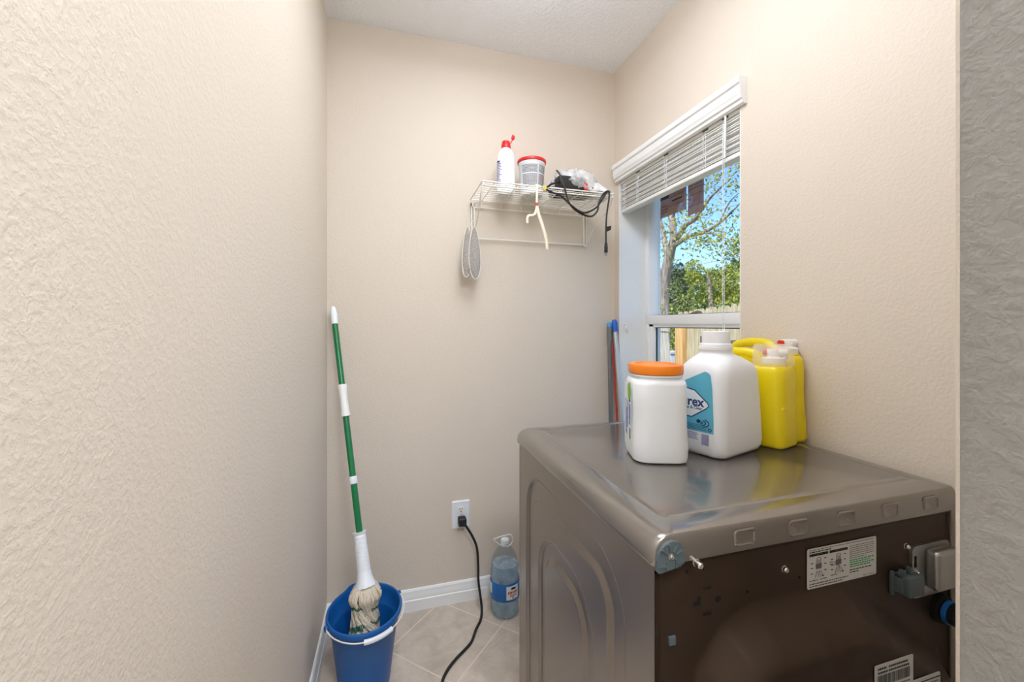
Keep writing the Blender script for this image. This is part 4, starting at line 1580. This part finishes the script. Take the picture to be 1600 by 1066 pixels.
# ---- things on and under the shelf
SD = SZ + 0.0022
cx_, cy_ = 0.527, 1.890
cb = thing('cleaner_bottle', 'white cleaner bottle with open red flip cap on the wire shelf', 'bottle', (cx_, cy_, SD))
g = G()
jr2 = math.radians(-16)
pr = [(0.070, 0.050, 0.0005, 2.6), (0.082, 0.058, 0.004, 2.8), (0.086, 0.062, 0.014, 3.0), (0.086, 0.062, 0.055, 3.0), (0.085, 0.061, 0.12, 3.0), (0.083, 0.060, 0.165, 3.0), (0.079, 0.058, 0.180, 2.8), (0.070, 0.053, 0.197, 2.5),
      (0.056, 0.046, 0.209, 2.2), (0.044, 0.042, 0.216, 2.0), (0.040, 0.040, 0.219, 2.0)]
g.loft([sring(cx_, cy_, SD + z, w_, d_, e, jr2) for w_, d_, z, e in pr])
cbb = g.build('body', M['white_plastic'], cb, smooth=50)
g = G()
rn3 = random.Random(3)
for k in range(16):
    z = 0.030 + k * 0.0076
    a0, a1 = math.radians(196), math.radians(196 + 52 + rn3.uniform(-14, 6))
    hh = 0.0042 if k != 15 else 0.008

    def pt(u, v, z=z, a0=a0, a1=a1, hh=hh):
        a = a0 + (a1 - a0) * u
        ca, sa = math.cos(a), math.sin(a)
        x = 0.0434 * math.copysign(abs(ca) ** (2 / 3.0), ca)
        y = 0.0314 * math.copysign(abs(sa) ** (2 / 3.0), sa)
        return Vector((cx_ + x * math.cos(jr2) - y * math.sin(jr2), cy_ + x * math.sin(jr2) + y * math.cos(jr2), SD + z + hh * v))
    g.mi = 1 if k == 15 else 0
    g.grid(pt, 8, 1)
g.build('label_print', [M['label_lilac'], M['label_navy']], cbb, smooth=None, recalc=False)
g = G()
g.lathe([(0.0215, 0.218), (0.0225, 0.219), (0.0225, 0.236), (0.0205, 0.239), (0.019, 0.250), (0.014, 0.254), (0.006, 0.255), (0.006, 0.258)], (cx_, cy_, SD), seg=28)
cp = g.build('cap', M['red'], cb, smooth=40)
g = G()
g.tube(cr([(cx_ + 0.018, cy_, SD + 0.240), (cx_ + 0.026, cy_, SD + 0.252), (cx_ + 0.033, cy_, SD + 0.268)], 4), 0.0022, seg=8)
g.tube([(cx_ + 0.032, cy_, SD + 0.264), (cx_ + 0.034, cy_, SD + 0.270), (cx_ + 0.036, cy_, SD + 0.281), (cx_ + 0.034, cy_, SD + 0.290)], [0.004, 0.0085, 0.0085, 0.002], seg=12)
g.build('flip_top', M['red'], cp)

ux, uy = 0.652, 1.878
ub = thing('powder_tub', 'round white tub with grey print and red lid on the wire shelf', 'tub', (ux, uy, SD))
g = G()
g.lathe([(0.048, 0.001), (0.052, 0.004), (0.0535, 0.012), (0.0625, 0.140), (0.0640, 0.142), (0.0650, 0.152), (0.0635, 0.154)], (ux, uy, SD), seg=48)
ubb = g.build('body', M['white_plastic'], ub, smooth=40)
g = G()
g.lathe([(0.0640, 0.1545), (0.0690, 0.1545), (0.0695, 0.157), (0.0695, 0.166), (0.068, 0.168), (0.050, 0.1685)], (ux, uy, SD), seg=48)
g.build('lid', M['red'], ub, smooth=40)
g = G()


def tubpt(a0, a1, z0, z1):
    def fn(u, v):
        z = z0 + (z1 - z0) * v
        r_ = 0.0535 + (0.0625 - 0.0535) * (z - 0.012) / 0.128 + 0.0006
        a = a0 + (a1 - a0) * u
        return Vector((ux + r_ * math.cos(a), uy + r_ * math.sin(a), SD + z))
    return fn


for k in range(17):
    z = 0.030 + k * 0.0062
    if k in (10,):
        continue
    for (s0, s1) in ((205, 278), (284, 335)):
        a = s0 + (16 if k < 2 else 0)
        while a < s1 - 1:
            l = min(rn3.uniform(3, 9), s1 - a)
            g.mi = 1 if (k in (7, 8) and s0 > 280 and rn3.random() < 0.35) else 0
            g.grid(tubpt(math.radians(a), math.radians(a + l), z, z + 0.0040), 2, 1)
            a += l + 1.2
g.build('label_print', [M['ink_grey'], M['ink_red']], ubb, smooth=None, recalc=False)

# zipped black pouch inside a clear bag
pz = thing('bagged_pouch', 'crumpled clear plastic bag with a black pouch on the wire shelf', 'bag', (0.87, 1.83, SD))
g = G()
for (x0, x1, y0, y1, z0, z1) in ((0.742, 0.885, 1.758, 1.90, SD + 0.001, SD + 0.076),):
    g.box(x0, x1, y0, y1, z0, z1, bevel=0.016, seg=4)
    g.box(0.872, 0.935, 1.77, 1.88, SD + 0.001, SD + 0.040, bevel=0.012, seg=3)
g.build('pouch', M['black'], pz)
g = G(); g.box(0.868, 0.890, 1.758, 1.771, SD + 0.012, SD + 0.046, bevel=0.003)
g.build('red_tag', M['red'], pz)


def bag_mesh(cx, cy, cz, rx, ry, rz, seed, n=40, m2=22, amp=0.016):
    g = G()

    def fn(u, v):
        a = 2 * PI * u
        b = PI * (v - 0.5)
        d = Vector((math.cos(a) * math.cos(b), math.sin(a) * math.cos(b), math.sin(b)))
        k = noise.noise(d * 2.3 + Vector((seed, 0, 0))) + 0.7 * abs(noise.noise(d * 5.1 + Vector((0, seed, 0)))) + 0.4 * abs(noise.noise(d * 11 + Vector((0, 0, seed))))
        p = Vector((d.x * rx, d.y * ry, d.z * rz)) * (1 + amp / rx * 4.0 * (k - 0.4) * 0.5)
        z = max(p.z, -cz + SD + 0.0008)
        return Vector((cx + p.x, cy + p.y, cz + z))
    g.grid(fn, n, m2)
    return g


g = bag_mesh(0.850, 1.828, SD + 0.056, 0.118, 0.082, 0.074, 3.1)
bmesh.ops.remove_doubles(g.bm, verts=g.bm.verts[:], dist=1e-5)
g.build('clear_bag', M['bag'], pz, smooth=50)
g = G()


def tail(u, v):
    x = 0.850 + 0.185 * u
    hgt = 0.122 * max(0.0, 1 - u) ** 0.5 + 0.004
    y = 1.765 + 0.12 * v
    zz = hgt * (1 - (2 * v - 1) ** 2 * 0.85) + 0.010 * noise.noise(Vector((u * 6, v * 5, 1.7)))
    return Vector((x, y, SD + 0.002 + max(0.0, zz)))


g.grid(tail, 20, 14)
o = g.build('bag_tail', M['bag_white'], pz, smooth=60, recalc=False)
so = o.modifiers.new('thickness', 'SOLIDIFY')
so.thickness = 0.0006

# black appliance cord draped over the shelf front
ac_ = thing('appliance_cord', 'black appliance cord looped over the front rail of the wire shelf', 'cord', (0.88, 1.72, 1.85))
YF = 1.7185
sA = [(0.728, 1.752, 2.062), (0.738, 1.738, 2.040), (0.752, 1.722, 1.985), (0.768, YF, 1.925), (0.789, YF - 0.002, 1.890), (0.830, YF - 0.004, 1.864), (0.882, YF - 0.006, 1.853), (0.914, YF - 0.006, 1.880), (0.922, YF - 0.004, 1.915),
      (0.944, YF, 1.958), (0.972, 1.726, 1.981), (0.982, 1.724, 1.974), (0.978, YF, 1.945), (0.966, YF, 1.870), (0.962, YF, 1.800), (0.962, YF, 1.735)]
sB = [(0.756, 1.772, 2.020), (0.728, 1.745, 2.005), (0.690, 1.728, 1.985), (0.664, YF, 1.962), (0.690, YF - 0.002, 1.948), (0.735, YF - 0.002, 1.935), (0.780, YF - 0.006, 1.898), (0.826, YF - 0.009, 1.870), (0.858, YF - 0.010, 1.868), (0.905, YF - 0.008, 1.893),
      (0.934, YF - 0.003, 1.925), (0.958, YF, 1.962), (0.978, 1.7245, 1.981), (0.992, 1.735, 1.9795)]
g = G()
g.tube(cr(sA, 7), 0.0042, seg=8)
g.tube(cr(sB, 7), 0.0042, seg=8)
cab = g.build('cable', M['black'], ac_)
g = G(); g.tube([(0.962, YF, 1.738), (0.962, YF, 1.715), (0.962, YF, 1.700)], [0.006, 0.0085, 0.0075], seg=10)
g.box(0.955, 0.969, YF - 0.006, YF + 0.006, 1.692, 1.706, bevel=0.002)
pg = g.build('plug', M['black'], ac_)
g = G()
g.box(0.957, 0.959, YF - 0.003, YF + 0.003, 1.677, 1.693); g.box(0.965, 0.967, YF - 0.003, YF + 0.003, 1.677, 1.693)
g.build('prong', M['zinc'], pg)
g = G()
g.prism([(0.0, 0.0), (0.021, 0.010), (0.024, 0.030), (0.0, 0.024)], frame((0.9640, YF - 0.002, 1.788), (1, 0, 0), (0, 0, 1)), 0.002)
g.build('cord_tag', M['black'], ac_)
g = G(); g.tube(cr([(0.655, YF - 0.002, 1.970), (0.662, YF - 0.005, 1.963), (0.656, YF - 0.004, 1.955), (0.650, YF - 0.002, 1.962), (0.655, YF - 0.002, 1.970)], 4), 0.0036, seg=8)
g.build('twist_tie', M['yellow_tie'], ac_)

# cream plastic hanger hung edge-on from the front rail
hg = thing('plastic_hanger', 'cream plastic clothes hanger hooked on the front rail of the shelf', 'hanger', (0.622, 1.722, 1.85))
YH = 1.7205
g = G()
g.tube(cr([(0.622, 1.742, SZ + 0.002), (0.622, 1.730, SZ + 0.0075), (0.6215, YH, SZ - 0.004), (0.621, YH - 0.002, 1.930), (0.620, YH - 0.003, 1.875)], 6), 0.0052, seg=10, flat=0.5)
g.build('hook', M['cream'], hg)
g = G()
g.tube(cr([(0.620, YH - 0.003, 1.880), (0.630, YH - 0.004, 1.840), (0.648, YH - 0.004, 1.790), (0.662, YH - 0.004, 1.745), (0.668, YH - 0.004, 1.705), (0.669, YH - 0.004, 1.690)], 6), [0.0075] * 20 + [0.0065] * 10 + [0.004], seg=10, flat=0.6)
g.tube(cr([(0.620, YH - 0.003, 1.872), (0.612, YH - 0.006, 1.848), (0.598, YH - 0.010, 1.836), (0.580, YH - 0.014, 1.833), (0.572, YH - 0.016, 1.820), (0.572, YH - 0.016, 1.798)], 6), 0.0055, seg=10, flat=0.7)
g.build('arm', M['cream'], hg)
g = G(); g.tube([(0.6195, YH - 0.003, 1.895), (0.6195, YH - 0.003, 1.882)], 0.0058, seg=10, flat=0.6)
g.build('size_ring', M['ink_red'], hg)

# grey fuzzy mitt folded over the left brace
fm = thing('dusting_mitt', 'grey fuzzy dusting mitt hanging folded from the left shelf brace', 'mitt', (0.368, 1.935, 1.80))
lobes = [(-0.019, 0.000, 0.020, 0.118, 0.009, -0.10, 0.0), (0.016, -0.012, 0.026, 0.122, 0.010, 0.10, -0.004)]
for (ox, oy, rx, rz, ry, lean, dz) in lobes:
    g = G()

    def lob(u, v, ox=ox, oy=oy, rx=rx, rz=rz, ry=ry, lean=lean, dz=dz):
        a = 2 * PI * u
        b = PI * (v - 0.5)
        wz = math.sin(b)
        wd = math.cos(b) * (1.0 - 0.25 * wz)
        d = Vector((rx * wd * math.cos(a), ry * wd * math.sin(a) * 1.6, rz * wz))
        d += Vector((noise.noise(d * 60), noise.noise(d * 60 + Vector((5, 0, 0))), 0)) * 0.0025
        return Vector((0.365 + ox + d.x + lean * (-d.z) * 0.25, 1.930 + oy + d.y, 1.700 + dz + d.z))
    g.grid(lob, 28, 20)
    bmesh.ops.remove_doubles(g.bm, verts=g.bm.verts[:], dist=1e-5)
    lo = g.build('flap', M['fuzzy'], fm, smooth=80)
    g = G()
    pts = []
    for i in range(33):
        b = -PI / 2 + PI * i / 32 if False else 2 * PI * i / 32
        wz = math.sin(b)
        wd = math.cos(b) * (1.0 - 0.25 * wz)
        dzz = rz * wz
        pts.append((0.365 + ox + (rx + 0.001) * wd + lean * (-dzz) * 0.25, 1.930 + oy - 0.003, 1.700 + dz + dzz * 1.01))
    g.tube(pts, 0.0024, seg=6)
    g.build('piping', M['piping'], lo)
g = G(); g.tube(cr([(0.358, 1.930, 1.800), (0.364, 1.918, 1.835), (0.378, 1.93, 1.850), (0.384, 1.937, 1.832), (0.376, 1.925, 1.800)], 5), 0.0022, seg=6)
g.build('hanging_loop', M['piping'], fm)

# ================================================================== ceiling lamp above the frame, added hall fill behind it
pl = thing('ceiling_light', 'long white flush ceiling light over the laundry room', 'light', (0.42, 1.0, H))
g = G(); g.box(0.13, 0.71, 0.53, 1.47, H - 0.03, H, bevel=0.006)
g.build('housing', M['trim'], pl)
g = G(); g.box(0.15, 0.69, 0.55, 1.45, H - 0.085, H - 0.03, bevel=0.015)
g.build('diffuser', M['room_lamp'], pl)
cl_ = thing('ceiling_light', 'small square white fill light added in the hall behind the doorway', 'light', (0.35, -0.60, H))  # unseen light, added to brighten the left wall and lower room
g = G(); g.box(0.105, 0.595, -0.845, -0.355, H - 0.03, H, bevel=0.006)
g.build('housing', M['trim'], cl_)
g = G(); g.box(0.125, 0.575, -0.825, -0.375, H - 0.075, H - 0.03, bevel=0.012)
g.build('diffuser', M['hall_fill'], cl_)

# ================================================================== outdoors
g = G(); g.box(1.43, 70, -30, 80, -0.45, -0.25)
tag(g.build('lawn', M['grass'], smooth=None), kind='structure', label='dry green lawn outside the window')
g = G()
g.box(1.424, 1.44, -3, WY0 - 0.01, -0.25, 2.9)
g.box(1.424, 1.44, WY1 + 0.01, 4, -0.25, 2.9)
g.box(1.424, 1.44, WY0 - 0.01, WY1 + 0.01, -0.25, WZ0 - 0.01)
g.box(1.424, 1.44, WY0 - 0.01, WY1 + 0.01, WZ1 + 0.01, 2.9)
structure(g.build('wall_outside', M['stucco'], smooth=None))

# wood fence: dog-eared pickets, rails and a newer end post
FXP = 5.30
fn = thing('wood_fence', 'weathered dog eared wooden privacy fence across the yard', 'fence', (FXP, 5.5, -0.25))
g = G()
pw = 0.135
g.prism([(-pw / 2, 0.0), (pw / 2, 0.0), (pw / 2, 1.80), (pw / 2 - 0.035, 1.86), (-pw / 2 + 0.035, 1.86), (-pw / 2, 1.80)], frame((FXP, 5.5, -0.25), (0, -1, 0), (0, 0, 1)), 0.018)
p0_ = g.build('picket', M['fence'], fn, smooth=None)
yy = 6.62
first = True
while yy > 3.2:
    o = p0_ if first else p0_.copy()
    if not first:
        COL.objects.link(o)
        o.parent = fn
    first = False
    hgt = 1.86 + (6.62 - yy) * 0.062 + random.uniform(-0.012, 0.012)
    o.location = (random.uniform(-0.004, 0.004), yy - 5.5, 0)
    o.scale = (1, 1, hgt / 1.86)
    yy -= pw + random.uniform(0.004, 0.010)
for z in (0.15, 0.75, 1.40):
    g = G(); g.box(FXP + 0.02, FXP + 0.06, 3.2, 6.7, z - 0.045, z + 0.045)
    g.build('rail', M['fence'], fn, smooth=None)
g = G(); g.box(FXP - 0.11, FXP - 0.02, 6.44, 6.66, -0.25, 1.52, bevel=0.004)
tag(g.build('post', M['fence_post'], fn), 'newer yellowish post')
g = G(); g.box(FXP - 0.035, FXP - 0.019, 6.02, 6.07, 1.02, 1.16)
g.build('latch', M['dark'], fn)

# old grey gate of two boards, near the left edge of the pane
og = thing('old_gate', 'old grey wooden gate panel with a top rail, left of the fence post', 'gate', (4.35, 5.9, -0.25))
for (y0, y1, dz, sh_) in ((5.87, 6.02, 0.0, 0.0), (5.715, 5.865, 0.0, -0.10)):
    g = G()
    g.prism([(-y1, 0.0), (-y0 + (-sh_) * 1.0, 0.0), (-y0, 1.485), (-y1, 1.485)], frame((4.35, 0, -0.25), (0, -1, 0), (0, 0, 1)), 0.02)
    g.build('board', M['fence_old'], og, smooth=None)
g = G(); g.box(4.31, 4.35, 5.69, 6.05, 1.255, 1.325)
g.build('top_rail', M['fence_old'], og, smooth=None)
bxo = thing('utility_box', 'grey utility box standing beyond the gap in the fence', 'box', (6.6, 8.5, -0.25))
g = G(); g.box(6.4, 6.8, 8.35, 8.75, -0.25, 0.66, bevel=0.02)
g.build('cabinet', M['grey_paint'], bxo)
g = G(); g.box(6.38, 6.82, 8.33, 8.77, 0.66, 0.72, bevel=0.01)
g.build('cover', M['grey_paint'], bxo)


def leaves(cloud, size, seed):
    """loose leaf blades: two-triangle folded leaves at each point"""
    r = random.Random(seed)
    vs, fs = [], []
    for p in cloud:
        s = size * r.uniform(0.6, 1.35)
        d = Vector((r.gauss(0, 1), r.gauss(0, 1), r.gauss(0, 1))).normalized()
        e = d.orthogonal().normalized()
        q = Matrix.Rotation(r.uniform(0, 2 * PI), 3, d)
        e = q @ e
        f_ = d.cross(e)
        p = Vector(p)
        i = len(vs)
        vs += [p - e * s, p + f_ * s * 0.42 + d * s * 0.15, p + e * s, p - f_ * s * 0.42 + d * s * 0.15]
        fs += [(i, i + 1, i + 2), (i, i + 2, i + 3)]
    return vs, fs


def leaf_obj(name, cloud, size, seed, m, parent):
    off = origin(parent)
    vs, fs = leaves(cloud, size, seed)
    me = bpy.data.meshes.new(name)
    me.from_pydata([v - off for v in vs], [], fs)
    me.materials.append(m)
    o = bpy.data.objects.new(name, me)
    COL.objects.link(o)
    o.parent = parent
    o['kind'] = 'stuff'
    return o


# big oak behind the fence
oak = thing('oak_tree', 'large oak with pale forked trunk and sparse leaves behind the fence', 'tree', (9.0, 12.05, -0.25))
g = G()
limbs = [
    ([(9.0, 12.15, -0.3), (9.0, 12.12, 1.5), (9.0, 12.12, 2.6), (9.0, 11.85, 3.6), (9.0, 11.60, 4.2)], [0.26, 0.20, 0.18, 0.17, 0.13]),
    ([(9.0, 11.85, 3.6), (9.05, 12.10, 4.1), (9.1, 12.32, 4.7), (9.1, 12.45, 5.1), (9.1, 12.6, 5.8)], [0.12, 0.09, 0.07, 0.05, 0.03]),
    ([(9.0, 11.60, 4.2), (9.0, 11.69, 4.9), (9.0, 12.02, 5.5), (9.0, 12.2, 6.3)], [0.12, 0.10, 0.08, 0.05]),
    ([(9.0, 11.60, 4.15), (8.95, 11.2, 4.32), (8.9, 10.9, 4.50), (8.9, 10.49, 4.58), (8.85, 10.04, 4.86), (8.8, 9.60, 5.08), (8.8, 9.0, 5.30)], [0.11, 0.095, 0.08, 0.06, 0.045, 0.03, 0.02]),
    ([(9.0, 11.55, 4.0), (9.05, 10.92, 4.16), (9.1, 10.36, 4.16), (9.1, 9.72, 4.30), (9.1, 9.25, 4.52), (9.1, 9.0, 4.66)], [0.09, 0.07, 0.055, 0.04, 0.03, 0.02]),
    ([(9.1, 10.36, 4.16), (9.1, 9.9, 4.02), (9.15, 9.5, 3.80)], [0.04, 0.03, 0.015]),
    ([(8.9, 10.49, 4.58), (8.8, 10.2, 5.0), (8.7, 9.9, 5.6), (8.7, 9.5, 6.2)], [0.035, 0.028, 0.02, 0.012]),
    ([(9.0, 11.69, 4.9), (9.0, 11.4, 5.4), (9.0, 11.1, 6.0), (9.0, 10.7, 6.6)], [0.06, 0.05, 0.035, 0.02]),
    ([(9.1, 9.72, 4.30), (9.1, 9.4, 4.75), (9.1, 9.05, 4.95)], [0.025, 0.02, 0.01]),
]
for pts, rads in limbs:
    c_p = cr(pts, 6)
    rr = []
    for i in range(len(pts) - 1):
        for k in range(6):
            rr.append(rads[i] + (rads[i + 1] - rads[i]) * k / 6)
    rr.append(rads[-1])
    g.tube(c_p, rr, seg=10)
g.build('trunk', M['bark'], oak, smooth=60)
CL = [(9.37, 5.93, 0.27, 70), (9.03, 5.63, 0.17, 40), (9.03, 5.23, 0.19, 30), (9.97, 5.86, 0.16, 40), (10.22, 5.62, 0.17, 60), (10.22, 5.34, 0.17, 50), (9.6, 5.33, 0.19, 30), (11.06, 4.68, 0.27, 50), (10.55, 4.75, 0.23, 40), (11.37, 5.17, 0.16, 30),
      (12.02, 4.8, 0.19, 35), (12.3, 4.31, 0.19, 40), (10.49, 4.09, 0.19, 60), (10.09, 3.91, 0.19, 60), (9.72, 3.75, 0.23, 80), (9.37, 3.55, 0.19, 60), (9.03, 3.84, 0.19, 50), (9.84, 3.45, 0.16, 40), (10.77, 4.51, 0.16, 30), (9.37, 4.0, 0.17, 35),
      (12.37, 5.33, 0.12, 20), (11.53, 3.63, 0.19, 30), (11.21, 4.1, 0.17, 30), (9.14, 4.39, 0.19, 30), (10.09, 4.35, 0.16, 25), (9.6, 4.69, 0.16, 20)]
ro = random.Random(44)
cloud = []
for (y, z, r_, n) in CL:
    for k in range(int(n * 1.8)):
        cloud.append((9.0 + ro.gauss(0, 0.5), y + ro.gauss(0, r_ * 0.8), z + ro.gauss(0, r_ * 0.8)))
for k in range(700):
    cloud.append((9.0 + ro.gauss(0, 0.8), ro.uniform(8.0, 13.5), ro.uniform(3.4, 7.0)))
leaf_obj('foliage', cloud, 0.058, 5, M['leaf_oak'], oak)

# shrub at the foot of the oak
sb = thing('shrub', 'yellow green shrub at the foot of the oak', 'shrub', (8.6, 11.9, -0.25))
cloud = [(8.5 + ro.gauss(0, 0.35), 12.0 + ro.gauss(0, 0.45), 0.85 + ro.gauss(0, 0.55)) for k in range(1500)]
leaf_obj('foliage', cloud, 0.060, 8, M['leaf_bright'], sb)
g = G()
for k in range(5):
    g.tube([(8.6 + 0.06 * k - 0.12, 11.9, -0.25), (8.5 + 0.2 * (k - 2), 11.9 + 0.1 * k, 0.8)], 0.02, seg=6)
g.build('stem', M['bark'], sb)


def tree(label, x, y, h, rx, mkey, n, seed, cat='tree'):
    n = int(n * 1.6)
    root = thing('woodland_tree', label, cat, (x, y, -0.25), 'trees beyond the fence')
    r = random.Random(seed)
    g = G()
    g.tube(cr([(x, y, -0.3), (x + 0.1, y, h * 0.4), (x, y + 0.15, h * 0.85)], 5), [0.20] * 5 + [0.14] * 5 + [0.04], seg=8)
    g.build('trunk', M['bark'], root, smooth=60)
    blobs = []
    for k in range(22):
        zz = r.uniform(0.12, 0.92) * h
        sp = rx * (1.0 - 0.55 * abs(zz / h - 0.45) * 1.6)
        a = r.uniform(0, 2 * PI)
        d = sp * math.sqrt(r.random())
        blobs.append((x + d * math.cos(a), y + d * math.sin(a), zz, r.uniform(0.35, 0.75) * (1.0 if x < 20 else 1.45)))
    cloud = []
    for k in range(n):
        b = r.choice(blobs)
        d = Vector((r.gauss(0, 1), r.gauss(0, 1), r.gauss(0, 1))).normalized() * b[3] * (0.6 + 0.5 * r.random())
        cloud.append((b[0] + d.x, b[1] + d.y, max(-0.2, b[2] + d.z)))
    leaf_obj('foliage', cloud, 0.105 * (1.0 if x < 20 else 1.45), seed, M[mkey], root)
    return root


tree('dark green tree beyond the fence, just right of the oak trunk', 17.5, 22.6, 5.4, 1.7, 'leaf_dark', 3200, 1)
tree('bushy mid green tree beyond the fence, second right of the oak trunk', 25.8, 31.2, 6.4, 2.9, 'leaf_mid', 4200, 2)
tree('yellow green tree beyond the fence in the middle of the pane', 16.4, 18.2, 4.9, 1.7, 'leaf_bright', 3200, 3)
tree('mid green tree beyond the fence near the right edge of the pane', 25.5, 24.4, 7.6, 3.0, 'leaf_mid', 4600, 4)
tree('dark tall tree beyond the fence at the far right of the pane', 15.8, 13.5, 5.2, 1.7, 'leaf_dark', 3000, 5)
tree('green tree beyond the fence behind the oak trunk', 25.5, 37.8, 8.6, 3.2, 'leaf_mid', 4600, 6)
tree('pale tree low beyond the gap in the fence', 12.3, 16.6, 3.4, 1.3, 'leaf_mid', 2600, 7)

for k, (z0, z1) in enumerate(((6.97, 6.42), (4.38, 4.31), (3.37, 3.32))):
    g = G()
    g.tube(cr([(14.5, 26.6, z0 + 0.1), (14.5, 16.9, (z0 + z1) / 2 - 0.02), (14.5, 7.2, z1)], 8), 0.012, seg=6)
    tag(g.build('utility_cable', M['cable']), ['upper utility cable crossing the sky beyond the fence', 'middle utility cable crossing the trees beyond the fence', 'lower utility cable crossing the trees beyond the fence'][k], 'cable', 'utility cables')
